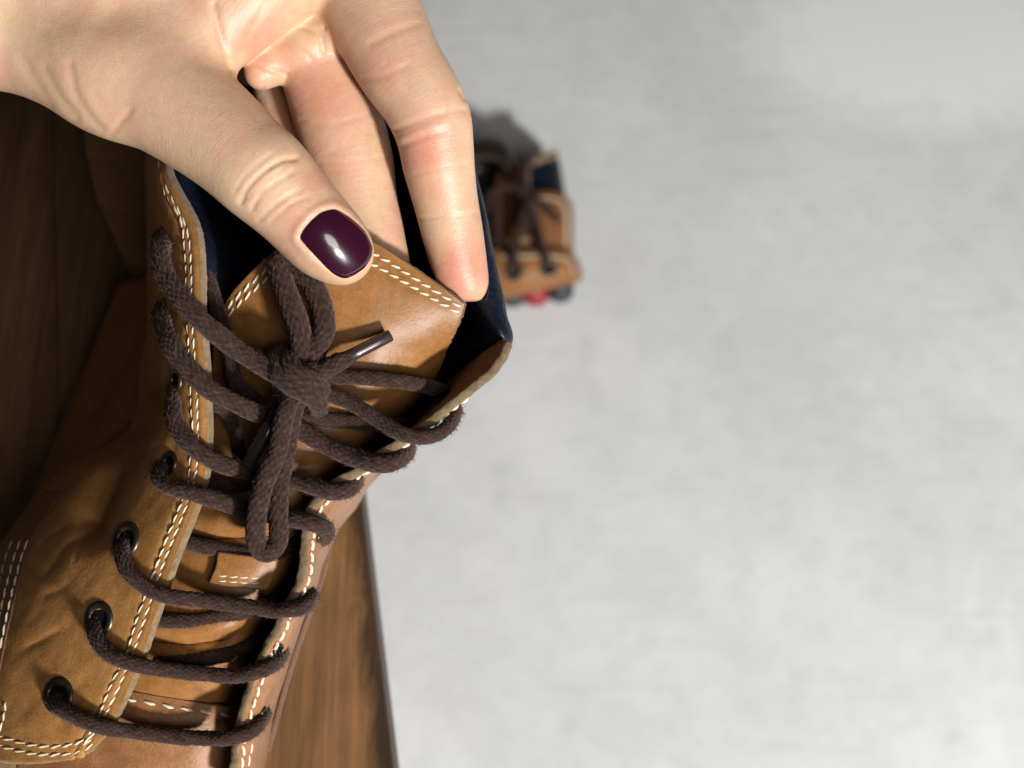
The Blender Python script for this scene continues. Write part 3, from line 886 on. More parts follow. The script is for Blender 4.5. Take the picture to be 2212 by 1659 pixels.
# ------------------------------------------------------------------ shoelace
lace = bpy.data.objects.new('shoelace', None)
lace.location = Vector(W(P(640, 820, 5)).tolist()); col.objects.link(lace)
lace.parent = boot; lace.matrix_parent_inverse = boot.matrix_world.inverted()
bpy.context.view_layer.update()
FZ = []
def cord(name, pts, r=1.52, taper=None, parent=lace, step=0.27, fuzz=1.0, closed=False):
    if parent is lace: pts = [(x, y, z if z < 4 else 4 + (z - 4) * 0.84) for x, y, z in pts]
    pts = PP(pts)
    c = arc(pts, step)
    c = c + 0.12 * np.stack([wob(c, 14, 61), wob(c, 14, 62), wob(c, 14, 63)], 1)
    n = len(c)
    T = np.gradient(c, axis=0); T /= np.linalg.norm(T, axis=1, keepdims=True)
    # parallel transport
    u = np.cross(T[0], [0, 0, 1.0]);
    if np.linalg.norm(u) < 1e-3: u = np.cross(T[0], [0, 1.0, 0])
    u /= np.linalg.norm(u); U = [u]
    for k in range(1, n):
        u = u - T[k] * (u @ T[k]); u /= np.linalg.norm(u); U.append(u)
    U = np.array(U); V = np.cross(T, U)
    ns = 40
    a = np.linspace(0, 2 * math.pi, ns, endpoint=False)[None, :]
    s_ = (np.arange(n) * step)[:, None] + random.uniform(0, 30)
    Nc = 9; pitch = 2 * math.pi * r * 1.5
    wa = 0.22 * wob(c, 5, 73)[:, None]
    A_ = wa + Nc * (a / (2 * math.pi) + s_ / pitch); B_ = 0.22 * wob(c, 5, 74)[:, None] + Nc * (a / (2 * math.pi) - s_ / pitch)
    fa, fb = A_ - np.floor(A_), B_ - np.floor(B_)
    par = (np.floor(A_) + np.floor(B_)) % 2
    # over-under braid
    ha = np.sqrt(np.sin(np.pi * fa)) * (0.65 + 0.35 * np.sin(np.pi * fb))
    hb = np.sqrt(np.sin(np.pi * fb)) * (0.65 + 0.35 * np.sin(np.pi * fa))
    h = np.where(par > 0.5, ha, hb)
    plies = np.where(par > 0.5, np.cos(2 * np.pi * 3 * fa), np.cos(2 * np.pi * 3 * fb))
    rad = np.full((n, 1), r) * (1 + 0.05 * wob(c, 9, 71)[:, None])
    if taper is not None:
        rad = rad * np.interp(np.linspace(0, 1, n), taper[0], taper[1])[:, None]
    rr = rad + 0.42 * (r / 2) * (h - 0.55) + 0.05 * plies + 0.06 * wob(c, 2.2, 72)[:, None]
    pos = c[:, None] + U[:, None] * (np.cos(a) * rr)[..., None] + V[:, None] * (np.sin(a) * rr)[..., None]
    v = pos.reshape(-1, 3)
    f = quads(n, ns, closed_u=True)
    e0, e1 = len(v), len(v) + 1
    v = np.vstack([v, c[:1] - T[:1] * r * .3, c[-1:] + T[-1:] * r * .3])
    o = mesh(name, v, f, M_lace, parent)
    # close the ends
    at = o.data.attributes.new('yarn', 'FLOAT', 'POINT')
    yv = np.clip(0.05 + 0.56 * h + 0.13 * plies + 0.28 * wob(v[:-2], 2.2, 81).reshape(n, ns), 0, 1).ravel()
    at.data.foreach_set('value', np.concatenate([yv, [0.3, 0.3]]).astype(np.float32))
    # fibres standing off the cord
    m = int(n * step * 42 * fuzz)
    ii = rng.integers(0, n, m); jj = rng.integers(0, ns, m)
    p0 = pos[ii, jj]; nn = p0 - c[ii]; nn /= np.linalg.norm(nn, axis=1, keepdims=True)
    tt = T[ii] * rng.choice([-1, 1], m)[:, None]
    sd = np.cross(nn, tt)
    FZ.append((p0, nn, tt, sd, m))
    return o

front = [
    ('strand', [(352, 512, -14), (350, 528, -3), (346, 552, 3), (356, 592, 7), (388, 640, 11), (432, 690, 13.5), (482, 733, 12.5), (532, 768, 11), (582, 800, 11), (622, 820, 10), (650, 828, 8)]),
    ('strand', [(354, 664, -12), (350, 688, -1), (358, 724, 5), (377, 758, 9), (412, 802, 11.5), (452, 840, 12), (502, 868, 10.5), (552, 890, 8), (592, 905, 6), (640, 925, 4.5), (700, 960, 5), (765, 988, 7.5), (806, 1001, 10), (842, 1000, 9), (868, 988, 5), (879, 968, -1), (868, 950, -6), (850, 960, -9)]),
    ('strand', [(384, 818, -10), (378, 846, 0), (374, 888, 5), (386, 930, 8), (422, 970, 10.5), (472, 1000, 10), (522, 1015, 8), (562, 1025, 6.5), (622, 1036, 6.5), (672, 1050, 9), (715, 1062, 10.5), (748, 1058, 8), (766, 1042, 3), (766, 1028, -4)]),
    ('strand', [(366, 1000, -8), (352, 1014, 0), (342, 1030, 4), (362, 1050, 7), (402, 1062, 10), (452, 1076, 10.5), (522, 1098, 7.5), (592, 1114, 7), (645, 1124, 10), (685, 1134, 10), (706, 1146, 6), (700, 1160, 1), (690, 1164, -5)]),
    ('strand', [(272, 1162, -5), (268, 1178, 1), (264, 1204, 5), (281, 1240, 8), (321, 1273, 10), (371, 1289, 10), (441, 1298, 7.5), (521, 1308, 6.5), (586, 1317, 8.5), (634, 1317, 11), (662, 1306, 8), (672, 1290, 2), (664, 1282, -4)]),
    ('strand', [(213, 1334, -5), (206, 1348, 1), (207, 1376, 5), (232, 1410, 8), (282, 1434, 10), (352, 1446, 8), (432, 1455, 6.5), (502, 1459, 7), (552, 1452, 10), (586, 1438, 8), (605, 1420, 3), (608, 1408, -3)]),
    ('strand', [(126, 1498, -4), (121, 1508, 1), (128, 1528, 5), (162, 1550, 8), (212, 1568, 9), (282, 1580, 6.5), (362, 1590, 5.5), (442, 1595, 6), (502, 1592, 9), (542, 1580, 7), (563, 1560, 3), (570, 1540, -3)]),
    # right half coming out of the knot and round the flap
    ('strand', [(668, 830, 8), (700, 845, 8), (760, 872, 8), (826, 912, 10), (870, 938, 12), (912, 945, 11.5), (946, 936, 9), (972, 914, 5), (983, 888, 0), (972, 872, -6), (952, 884, -10)]),
    # strands running below the flaps
    ('strand', [(690, 812, 7), (740, 814, 6), (800, 817, 5), (862, 824, 3), (918, 834, -1), (960, 848, -7), (985, 860, -12)]),
    ('strand', [(600, 900, 2), (650, 902, 2.5), (720, 908, 1.5), (790, 916, -1), (850, 918, -5), (900, 920, -12)]),
    ('strand', [(430, 560, -10), (452, 610, -8), (470, 665, -6), (486, 720, -4), (500, 775, -3), (512, 830, -2.5), (560, 870, -1)]),
    ('strand', [(440, 860, 0), (485, 884, 0.5), (508, 925, -2), (519, 975, -2.5), (530, 1030, -2)]),
    ('strand', [(440, 1040, 1), (500, 1048, 0), (570, 1050, -1), (650, 1030, -3), (720, 1000, -9)]),
    ('strand', [(385, 1168, 1), (430, 1178, 1.5), (500, 1190, 1.5), (560, 1198, 1), (605, 1192, -1), (640, 1168, -4), (660, 1145, -9)]),
    ('strand', [(330, 1340, 2), (400, 1341, 2.5), (470, 1333, 2.5), (530, 1322, 1.5), (590, 1300, -2), (640, 1270, -8)]),
    ('strand', [(340, 1428, 1), (400, 1428, 2), (460, 1420, 2), (520, 1405, 0), (560, 1380, -5), (590, 1350, -10)]),
    ('strand', [(566, 1215, -1), (558, 1250, -.5), (556, 1290, -1), (560, 1320, -3)]),
]
for k, (nm, pts) in enumerate(front): cord(nm, pts, (2.0, 1.85, 1.74, 1.68)[k] if k < 4 else 1.52)
loops = [
    ('bow_loop', [(650, 800, 8), (656, 768, 9), (648, 714, 10), (630, 662, 9.5), (611, 610, 8), (603, 578, 6.6), (617, 553, 5.8), (640, 572, 6.4), (672, 610, 7.6), (694, 656, 8.6), (700, 706, 9), (686, 750, 9), (671, 784, 8.5), (662, 805, 8)], 2.2),
    ('bow_loop', [(640, 830, 9), (628, 862, 12), (612, 908, 14), (600, 968, 14), (576, 1030, 15), (558, 1092, 15), (552, 1150, 14), (560, 1186, 13), (578, 1194, 12.5), (600, 1172, 12), (602, 1130, 11.5), (600, 1080, 10.5), (606, 1030, 9.5), (620, 960, 9), (634, 890, 8.5), (645, 850, 8)], 1.95),
    ('knot', [(612, 762, 4), (598, 778, 9), (600, 806, 12.5), (626, 832, 14), (660, 848, 13.5), (684, 866, 10), (688, 884, 5)], 2.0),
    ('knot', [(640, 770, 6), (626, 784, 12), (640, 806, 14.5), (668, 820, 14.2), (690, 838, 11), (694, 858, 6)], 2.0),
    ('knot', [(700, 792, 6), (676, 800, 11), (650, 812, 12), (622, 830, 10.5), (612, 850, 6)], 1.9),
    ('knot', [(655, 862, 6), (640, 852, 11), (618, 862, 10.5), (604, 884, 6)], 1.8),
]
for nm, pts, r in loops: cord(nm, pts, r)
cord('lace_end', [(660, 815, 10), (690, 805, 11), (720, 788, 10.5), (742, 777, 10), (756, 769, 9.6)], 1.95, taper=([0, .75, 1], [1, 1, .62]))
cord('lace_end', [(632, 850, 8), (612, 880, 9), (594, 906, 10), (584, 921, 10.5)], 1.9, taper=([0, .7, 1], [1, 1, .66]))

def aglet(a, b, r):
    a, b = P(*a), P(*b)
    T = (b - a) / np.linalg.norm(b - a)
    x = np.cross(T, [0, 0, 1.0]); x /= np.linalg.norm(x); y = np.cross(T, x)
    v = []; ns = 24
    L_ = np.linalg.norm(b - a)
    prof = [(0, .9), (0.02, 1.02), (.3, 1.0), (.6, 1.01), (.97, .98), (1.0, .9), (1.0, .74), (.97, .66), (.97, .05)]
    for t, q in prof:
        for k in range(ns):
            an = 2 * math.pi * k / ns
            seam = 0.07 if 4 <= k <= 5 else 0
            v.append(a + T * t * L_ + (x * math.cos(an) * 1.05 + y * math.sin(an) * .95) * r * (q - seam * (q > .8)))
    mesh('aglet', np.array(v), quads(len(prof), ns, closed_u=True), M_aglet, lace)
aglet((752, 771, 8.8), (844, 724, 6.4), 1.28)
aglet((586, 917, 9.4), (536, 1006, 8.0), 1.5)

# loose fibres, one mesh
vs, fs = [], []
base = 0
for (p0, nn, tt, sd, m) in FZ:
    ln_ = rng.gamma(1.7, 0.36, m)[:, None].clip(0.12, 2.0)
    w_ = 0.036
    k1 = rng.normal(0, .5, (m, 1)); k2 = rng.normal(0, .6, (m, 1))
    a0 = p0 - nn * 0.15
    a1 = p0 + nn * ln_ * .45 + tt * ln_ * .45 * (0.8 + .4 * k1) + sd * ln_ * .25 * k2
    a2 = p0 + nn * ln_ * (.6 + .2 * k1) + tt * ln_ * (1.0 + .5 * k1) + sd * ln_ * .6 * k2
    wd = np.cross(nn, tt) * w_
    V_ = np.stack([a0 - wd, a0 + wd, a1 - wd, a1 + wd, a2], 1).reshape(-1, 3)
    i = np.arange(m)[:, None] * 5 + base
    fs.append(np.concatenate([i + np.array([[0, 1, 3]]), i + np.array([[0, 3, 2]]), i + np.array([[2, 3, 4]])]))
    vs.append(V_); base += 5 * m
fz = mesh('lint', np.concatenate(vs), np.concatenate(fs), M_fuzz, lace)
fz['kind'] = 'stuff'

# ------------------------------------------------------------------ hand (one continuous skin grown from a distance field)
def chain(lst):
    out = []
    for (x, y, r, z) in lst:
        out.append(np.append(P(x, y, z), r * MMPX * (D - z) / D))
    out = cr(out, 3 * (len(out) - 1) + 1)              # rounded run from joint to joint
    return [(q[:3], q[3]) for q in out]
thumb = chain([(250, 158, 122, 0), (335, 192, 126, 2), (412, 245, 116, 5), (485, 303, 106, 8), (545, 358, 99, 10.5), (578, 386, 98, 11), (640, 450, 88, 10.5), (698, 512, 82, 10), (728, 538, 70, 9.5), (742, 550, 58, 9)])
wrist = chain([(-260, -60, 190, -9), (-60, 30, 150, -5), (60, 78, 122, -5), (160, 118, 122, -2), (250, 158, 120, 0)])
palm = chain([(-250, -150, 240, -14), (100, -70, 190, -8), (330, -50, 170, -6), (560, -120, 150, -8), (760, -150, 130, -8)])
web = chain([(330, 150, 90, 0), (438, 72, 98, -1), (540, -10, 102, -1), (640, -90, 110, -2), (760, -160, 120, -6)])
index = chain([(750, -110, 110, -8), (812, 38, 101, -4), (864, 144, 91, -1), (905, 205, 84, 0), (931, 258, 81, 0), (942, 310, 74, -1), (948, 360, 71, -2), (962, 430, 65, -4), (979, 510, 61, -6), (994, 580, 54, -7), (1008, 616, 43, -7.5)])
middle = chain([(640, 0, 90, -16), (690, 140, 86, -14), (732, 262, 90, -13), (756, 330, 84, -12.5), (771, 375, 76, -12), (787, 440, 67, -11.5), (808, 505, 60, -10.5), (832, 560, 46, -9), (842, 582, 38, -8.5)])
ring = chain([(570, 60, 60, -26), (600, 180, 52, -25), (625, 270, 53, -24), (665, 380, 48, -22), (710, 480, 42, -20)])
pinky = chain([(560, 60, 50, -36), (610, 180, 42, -35), (645, 280, 40, -34), (690, 390, 34, -31)])
pad1 = chain([(563, 158, 36, -8), (606, 118, 49, -11), (640, 50, 56, -15)])
pad2 = chain([(664, 104, 51, -9), (712, 78, 53, -9), (760, 40, 60, -10)])
pad3 = chain([(664, 104, 51, -9), (640, 40, 60, -13)])
groups = [('thumb', [thumb, wrist, palm, web]), ('pad', [pad1, pad2, pad3]), ('index', [index]), ('middle', [middle]), ('ring', [ring]), ('pinky', [pinky])]
h = 0.55
lo = np.array([-146, 18, -52.0]); hi = np.array([-2, 116, 26.0])
nx, ny, nz = ((hi - lo) / h).astype(int) + 1
gx = (lo[0] + h * np.arange(nx)).astype(np.float32)[:, None, None]
gy = (lo[1] + h * np.arange(ny)).astype(np.float32)[None, :, None]
gz = (lo[2] + h * np.arange(nz)).astype(np.float32)[None, None, :]

def sd_chain(ch, X, Y, Z, k=0.8):
    d = None
    for (a, ra), (b, rb) in zip(ch[:-1], ch[1:]):
        ab = b - a; l2 = float(ab @ ab)
        a = [float(q) for q in a]; ab = [float(q) for q in ab]; ra = float(ra); rb = float(rb)
        t = ((X - a[0]) * ab[0] + (Y - a[1]) * ab[1] + (Z - a[2]) * ab[2]) / l2
        t = np.clip(t, 0, 1)
        dd = np.sqrt((X - a[0] - t * ab[0]) ** 2 + (Y - a[1] - t * ab[1]) ** 2 + (Z - a[2] - t * ab[2]) ** 2) - (ra + t * (rb - ra))
        d = dd if d is None else smin(d, dd, k)
    return d
def smin(a, b, k):
    q = np.maximum(k - np.abs(a - b), 0) / k
    return np.minimum(a, b) - q * q * k * 0.25
def hand_sd(X, Y, Z, parts=False):
    dg = []
    for nm, chs in groups:
        d = None
        for ch in chs:
            dd = sd_chain(ch, X, Y, Z, 1.5)
            d = dd if d is None else smin(d, dd, 7.0 if nm == 'thumb' else 4.0)
        dg.append(d)
    if parts: return dg
    d = dg[0]
    d = smin(d, dg[1], 0.9)
    d = smin(d, dg[2], 2.0)
    d = smin(d, dg[3], 0.7)
    d = smin(d, dg[4], 0.6)
    return smin(d, dg[5], 0.6)

F = hand_sd(gx, gy, gz).astype(np.float32)
for sl in ((0, slice(None), slice(None)), (-1, slice(None), slice(None)), (slice(None), -1, slice(None)), (slice(None), 0, slice(None)), (slice(None), slice(None), 0)):
    F[sl] = np.maximum(F[sl], 0.5)                    # the arm ends well outside the frame

def surface_nets(F, h, lo):
    nx, ny, nz = F.shape
    s = F < 0
    cx, cy, cz = nx - 1, ny - 1, nz - 1
    def S(a, i, j, k): return a[i:i + cx, j:j + cy, k:k + cz]
    cnt = np.zeros((cx, cy, cz), np.int8)
    for i in (0, 1):
        for j in (0, 1):
            for k in (0, 1): cnt += S(s, i, j, k)
    act = (cnt > 0) & (cnt < 8)
    I = np.argwhere(act)
    vid = np.full(act.shape, -1, np.int64); vid[act] = np.arange(len(I))
    acc = np.zeros((len(I), 3)); num = np.zeros(len(I))
    for ax in range(3):
        for u in (0, 1):
            for w in (0, 1):
                o0 = [0, 0, 0]; o1 = [0, 0, 0]
                oth = [q for q in range(3) if q != ax]
                o0[oth[0]] = o1[oth[0]] = u; o0[oth[1]] = o1[oth[1]] = w; o1[ax] = 1
                p0 = I + o0; p1 = I + o1
                f0 = F[p0[:, 0], p0[:, 1], p0[:, 2]]; f1 = F[p1[:, 0], p1[:, 1], p1[:, 2]]
                cross = (f0 < 0) != (f1 < 0)
                t = f0[cross] / (f0[cross] - f1[cross])
                pt = np.tile(np.array(o0, float), (cross.sum(), 1)); pt[:, ax] = t
                acc[cross] += pt; num[cross] += 1
    v = (I + acc / num[:, None]) * h + lo
    Q = []
    for ax in range(3):
        sl0 = [slice(None)] * 3; sl1 = [slice(None)] * 3
        sl0[ax] = slice(0, -1); sl1[ax] = slice(1, None)
        a, b = s[tuple(sl0)], s[tuple(sl1)]
        e = np.argwhere(a != b)
        o1, o2 = [q for q in range(3) if q != ax]
        ok = (e[:, o1] > 0) & (e[:, o2] > 0) & (e[:, o1] < F.shape[o1] - 1) & (e[:, o2] < F.shape[o2] - 1)
        e = e[ok]
        ins = a[tuple(e.T)]
        c = []
        for (d1, d2) in ((-1, -1), (0, -1), (0, 0), (-1, 0)):
            q = e.copy(); q[:, o1] += d1; q[:, o2] += d2
            c.append(vid[tuple(q.T)])
        q = np.stack(c, 1)
        fl_ = ins if ax != 1 else ~ins
        q[~fl_] = q[~fl_][:, ::-1]
        Q.append(q)
    return v, np.concatenate(Q)

hv, hq = surface_nets(F, h, lo)
# light relaxation
def relax(v, q, it):
    e = np.concatenate([q[:, [0, 1]], q[:, [1, 2]], q[:, [2, 3]], q[:, [3, 0]]])
    for _ in range(it):
        a = np.zeros_like(v); n = np.zeros(len(v))
        np.add.at(a, e[:, 0], v[e[:, 1]]); np.add.at(n, e[:, 0], 1)
        np.add.at(a, e[:, 1], v[e[:, 0]]); np.add.at(n, e[:, 1], 1)
        v = v * 0.5 + 0.5 * a / np.maximum(n, 1)[:, None]
    return v
hv = relax(hv, hq, 3)
def vnorm(v, q):
    fn = np.cross(v[q[:, 2]] - v[q[:, 0]], v[q[:, 3]] - v[q[:, 1]])
    n = np.zeros_like(v)
    for k in range(4): np.add.at(n, q[:, k], fn)
    return n / (np.linalg.norm(n, axis=1, keepdims=True) + 1e-12)
hn = vnorm(hv, hq)
view = np.array([0, 0, D]) - hv; view /= np.linalg.norm(view, axis=1, keepdims=True)
facing = np.clip((hn * view).sum(1) * 4, 0, 1)
parts = np.stack([d.ravel() for d in hand_sd(hv[:, 0][:, None, None], hv[:, 1][:, None, None], hv[:, 2][:, None, None], True)], 1)
gid = parts.argmin(1)
hs = topx(hv)
def pl_d(s, pts):
    pts = np.array(pts, float); d = np.full(len(s), 1e9)
    pts = cr(pts, 4 * len(pts)) if len(pts) > 2 else pts
    for a, b in zip(pts[:-1], pts[1:]):
        ab = b - a
        t = np.clip(((s - a) @ ab) / (ab @ ab + 1e-9), 0, 1)
        d = np.minimum(d, np.linalg.norm(s - a - t[:, None] * ab, axis=1))
    return d
disp = np.zeros(len(hv))
creases = [
    # group, px path, width px, depth mm (negative depth = ridge)
    (0, [(520, 437), (540, 402), (575, 367), (610, 346), (638, 342)], 6.0, 0.62),
    (0, [(545, 452), (562, 418), (595, 392), (632, 372)], 5.5, 0.5),
    (0, [(560, 476), (602, 437), (648, 412)], 5, 0.32),
    (0, [(532, 420), (562, 386), (600, 362)], 5, -0.3),
    (0, [(548, 430), (580, 400), (618, 375)], 5, -0.3),
    (0, [(508, 410), (535, 375), (585, 335)], 5, 0.25),
    (0, [(585, 480), (630, 440), (668, 425)], 5, 0.22),
    (0, [(150, 140), (165, 205), (198, 258), (222, 280)], 10, 0.35),
    (0, [(170, 150), (190, 215), (232, 280)], 14, -0.12),
    (0, [(95, 150), (125, 205), (165, 255)], 12, 0.4),
    (0, [(50, 130), (80, 180), (110, 225)], 12, 0.25),
    (0, [(440, 110), (500, 190), (560, 262)], 26, 0.25),
    (0, [(500, 148), (487, 110), (472, 60), (462, 10)], 8, 0.75),
    (0, [(515, 120), (545, 60), (580, 0)], 8, 0.3),
    (0, [(530, 110), (600, 40), (640, 0)], 8, 0.2),
    (0, [(240, 292), (262, 262), (280, 240)], 8, 0.35),
    (2, [(848, 283), (900, 263), (960, 243), (1002, 238)], 7.5, 0.30),
    (2, [(864, 318), (905, 300), (960, 285)], 6, 0.22),
    (2, [(870, 300), (910, 283), (965, 265)], 8, -0.25),
    (2, [(878, 385), (935, 368), (1015, 355)], 5, 0.12),
    (2, [(906, 474), (960, 468), (1032, 462)], 6, 0.24),
    (2, [(912, 486), (965, 480), (1034, 474)], 5, 0.10),
    (2, [(785, 170), (830, 165), (880, 140)], 7, 0.22),
    (2, [(800, 95), (850, 70), (905, 50)], 8, 0.25),
    (2, [(995, 198), (1006, 214)], 6, 0.5),
    (3, [(690, 352), (750, 352), (845, 338)], 5, 0.15),
    (3, [(690, 372), (760, 366), (846, 352)], 5, 0.08),
    (3, [(650, 260), (720, 268), (820, 240)], 6, 0.15),
    (1, [(540, 128), (580, 150), (640, 166), (690, 158)], 5, 0.75),
    (1, [(610, 90), (650, 108), (690, 145)], 5, 0.4),
    (1, [(650, 55), (690, 75), (700, 110)], 6, 1.0),
    (1, [(700, 60), (735, 70), (752, 95)], 5, 0.5),
    (1, [(560, 140), (575, 170), (568, 190)], 4, 0.3),
    (1, [(720, 20), (712, 50), (724, 66)], 8, 0.8),
]
for g_, pts, w_, dep in creases:
    d = pl_d(hs, pts)
    disp -= (0.72 if g_ != 1 else 0.62) * dep * np.exp(-(d / w_) ** 2) * facing * (gid == g_)
# fine cross lines on the joints
nail = np.array([(644, 510), (659, 485), (688, 458), (709, 450), (729, 451), (764, 476), (788, 499), (801, 523), (805, 538), (801, 558), (785, 581), (758, 598), (741, 601), (720, 592), (697, 573), (668, 543), (650, 523)], float)
nailc = cr(nail, 120, closed=True)
def inside(s, poly):
    x, y = s[:, 0], s[:, 1]; r = np.zeros(len(s), bool)
    j = len(poly) - 1
    for i in range(len(poly)):
        xi, yi = poly[i]; xj, yj = poly[j]
        c_ = ((yi > y) != (yj > y)) & (x < (xj - xi) * (y - yi) / (yj - yi + 1e-12) + xi)
        r ^= c_; j = i
    return r
near = (gid == 0) & (facing > 0) & (hs[:, 0] > 600) & (hs[:, 1] > 400)
dn = np.full(len(hv), 1e9); dn[near] = pl_d(hs[near], np.vstack([nailc, nailc[:1]])[::3])
ins = np.zeros(len(hv), bool); ins[near] = inside(hs[near], nailc)
prox = np.clip(((hs[:, 0] - 720) * -0.68 + (hs[:, 1] - 525) * -0.73) / 60 + .4, 0, 1)   # skin fold stronger at the root
disp += np.where(ins, -0.55 * np.clip(dn / 8, 0, 1) - .1, (0.06 + 0.24 * prox) * np.exp(-((dn - 7) / 9) ** 2)) * near
hv2 = hv + hn * disp[:, None]
hv2 += hn * (0.05 * wob(hv, 16, 91) * facing)[:, None]
hand = thing('hand', 'bare hand with a glossy dark plum thumbnail pinching the boot tongue', 'hand', P(300, 150, 0))
skin = mesh('skin', hv2, hq, M_skin, hand)
def gauss(cx, cy, r, g_=None):
    w_ = np.exp(-(((hs[:, 0] - cx) ** 2 + (hs[:, 1] - cy) ** 2) / r ** 2))
    return w_ if g_ is None else w_ * (gid == g_)
flush = 0.10 + 0.40 * gauss(545, 85, 75) + 0.15 * gauss(660, 120, 70, 1) + 0.5 * gauss(700, 210, 60, 3) + 0.35 * gauss(700, 350, 60, 3) \
    + 0.6 * gauss(925, 320, 60, 2) + 0.75 * gauss(985, 580, 75, 2) + 0.30 * gauss(815, 150, 70, 2) + 0.12 * gauss(330, 215, 60, 0) \
    + 0.35 * gauss(690, 400, 50, 0) + 0.30 * gauss(640, 480, 40, 0) + 0.06 * gauss(210, 60, 90, 0) + 0.3 * gauss(940, 420, 50, 2) + 0.5 * gauss(610, 240, 40, 4) \
    - 0.15 * gauss(360, 330, 60, 0) - 0.1 * gauss(60, 120, 80, 0)
at = skin.data.attributes.new('flush', 'FLOAT', 'POINT')
at.data.foreach_set('value', np.clip(flush * 1.35 - 0.06, 0, 0.85).astype(np.float32))

uvw = np.stack([hs[:, 0] * .1, hs[:, 1] * .1, hv[:, 2]], 1) * np.array([.6, .6, .6])
for gi, ch in ((0, thumb), (2, index), (3, middle), (4, ring)):
    pts = np.array([c for c, _ in ch]); acc = np.concatenate([[0], np.cumsum(np.linalg.norm(np.diff(pts, axis=0), axis=1))])
    sel = np.where(gid == gi)[0]
    if gi == 0:
        sel = sel[hs[sel, 0] > 330]
    best = np.full(len(sel), 1e9); al = np.zeros(len(sel))
    for k_ in range(len(pts) - 1):
        ab = pts[k_ + 1] - pts[k_]
        t = np.clip(((hv[sel] - pts[k_]) @ ab) / (ab @ ab), 0, 1)
        d = np.linalg.norm(hv[sel] - pts[k_] - t[:, None] * ab, axis=1)
        m_ = d < best; best[m_] = d[m_]; al[m_] = acc[k_] + t[m_] * np.linalg.norm(ab)
    w_ = np.clip((hs[sel, 0] - 330) / 120, 0, 1)[:, None] if gi == 0 else 1.0
    ax = (hv[sel] @ np.array([0.8, 0.6, 0.0])) * 0.22
    new = np.stack([al * 1.5, ax, np.full(len(sel), 40.0 * gi)], 1)
    uvw[sel] = uvw[sel] * (1 - w_) + new * w_
at = skin.data.attributes.new('lines', 'FLOAT_VECTOR', 'POINT')
at.data.foreach_set('vector', uvw.astype(np.float32).ravel())

# thumbnail: fitted on the thumb
def ray_hand(px, py):
    o = np.array([0, 0, D]); d = P(px, py, 0) - o; d /= np.linalg.norm(d)
    lo_t, t = 0, D - 40
    for _ in range(60):
        p = o + d * t
        v = float(min(sd_chain(thumb, *[np.array(q) for q in p], 1.5), 9))
        if v < 0.01: return p
        t += v * .8
    return o + d * t
c_n = nailc.mean(0)
rings = 14
nv_ = []
for k in range(rings + 1):
    f_ = k / rings
    for q in nailc[::2]:
        nv_.append(c_n + (q - c_n) * f_)
pts3 = np.array([ray_hand(*q) for q in nv_])
# smooth dome: quadratic fit of depth
S2 = np.array(nv_) - c_n
A2 = np.stack([np.ones(len(S2)), S2[:, 0], S2[:, 1], S2[:, 0] ** 2, S2[:, 0] * S2[:, 1], S2[:, 1] ** 2], 1)
inn = np.repeat(np.arange(rings + 1), 60) / rings < 0.9
cf, *_ = np.linalg.lstsq(A2[inn], pts3[inn, 2], rcond=None)
zf = A2 @ cf
tt_ = np.repeat(np.arange(rings + 1), 60) / rings
zf = zf + 0.15 - 0.5 * np.clip((tt_ - 0.9) / 0.1, 0, 1) ** 2
nail_v = np.array([P(x, y, z) for (x, y), z in zip(nv_, zf)])
mesh('fingernail', nail_v, quads(rings + 1, 60, closed_u=True, flip=True), M_nail, hand)['label'] = 'thumbnail in glossy dark plum polish'
# edge of the index nail
iv = []
for t in np.linspace(0, 1, 8):
    for u_ in np.linspace(0, 1, 5):
        iv.append(P(1054 - 6 * (1 - math.sin(math.pi * t)) + 3 * u_, 605 + 46 * t, -7 - 7 * u_))
mesh('fingernail', np.array(iv), quads(8, 5), M_nail_bare, hand)['label'] = 'bare grey edge of the index fingernail'

M_shade_shaft = leather('shadow_dark_leather', (0.018, 0.011, 0.008), (0.034, 0.021, 0.015))  # near-black, so the colour itself carries the shadow
M_small = leather('small_boot_leather', (0.25, 0.108, 0.034), (0.36, 0.16, 0.055))
M_small_shade = leather('small_boot_shaded_leather', (0.20, 0.082, 0.030), (0.30, 0.130, 0.050))  # darker copy, shade on the upper panel put into the colour
# ------------------------------------------------------------------ the other, small boot on the floor
FB = onplane(1157, 645, FLOORZ)
small = thing('small_boot', 'small blurred brown boot with black and red studs standing on the grey floor', 'boot', FB)
ZB = FB[2]
def Q(px, py, dz): return (px, py, ZB + dz * 0.62)
def grid2(rows, nu=40, nv=30):
    return grid_surf([[Q(*p) for p in r] for r in rows], nu, nv)
Sm = []
# lower panel with two eyelets, rounded corner
lowr = [
    [(1020, 548, 62), (1080, 546, 72), (1140, 545, 76), (1190, 545, 74), (1222, 550, 64), (1238, 562, 44), (1240, 572, 10)],
    [(1020, 580, 68), (1080, 576, 78), (1140, 574, 82), (1195, 570, 80), (1230, 574, 68), (1245, 582, 44), (1246, 588, 8)],
    [(1020, 615, 66), (1080, 608, 76), (1140, 603, 80), (1195, 594, 78), (1232, 592, 66), (1246, 596, 42), (1247, 600, 6)],
    [(1030, 652, 58), (1085, 640, 66), (1140, 627, 70), (1195, 614, 68), (1232, 606, 58), (1245, 606, 36), (1245, 606, 4)],
]
G = grid2(lowr)
sg = 1 if gnormals(G)[15, 10, 2] > 0 else -1
o_, LA, LN = sheet('lower_panel', G, 6, [M_small, M_edge, M_inner], small, sign=sg)
snapLow = snapper(LA, LN)
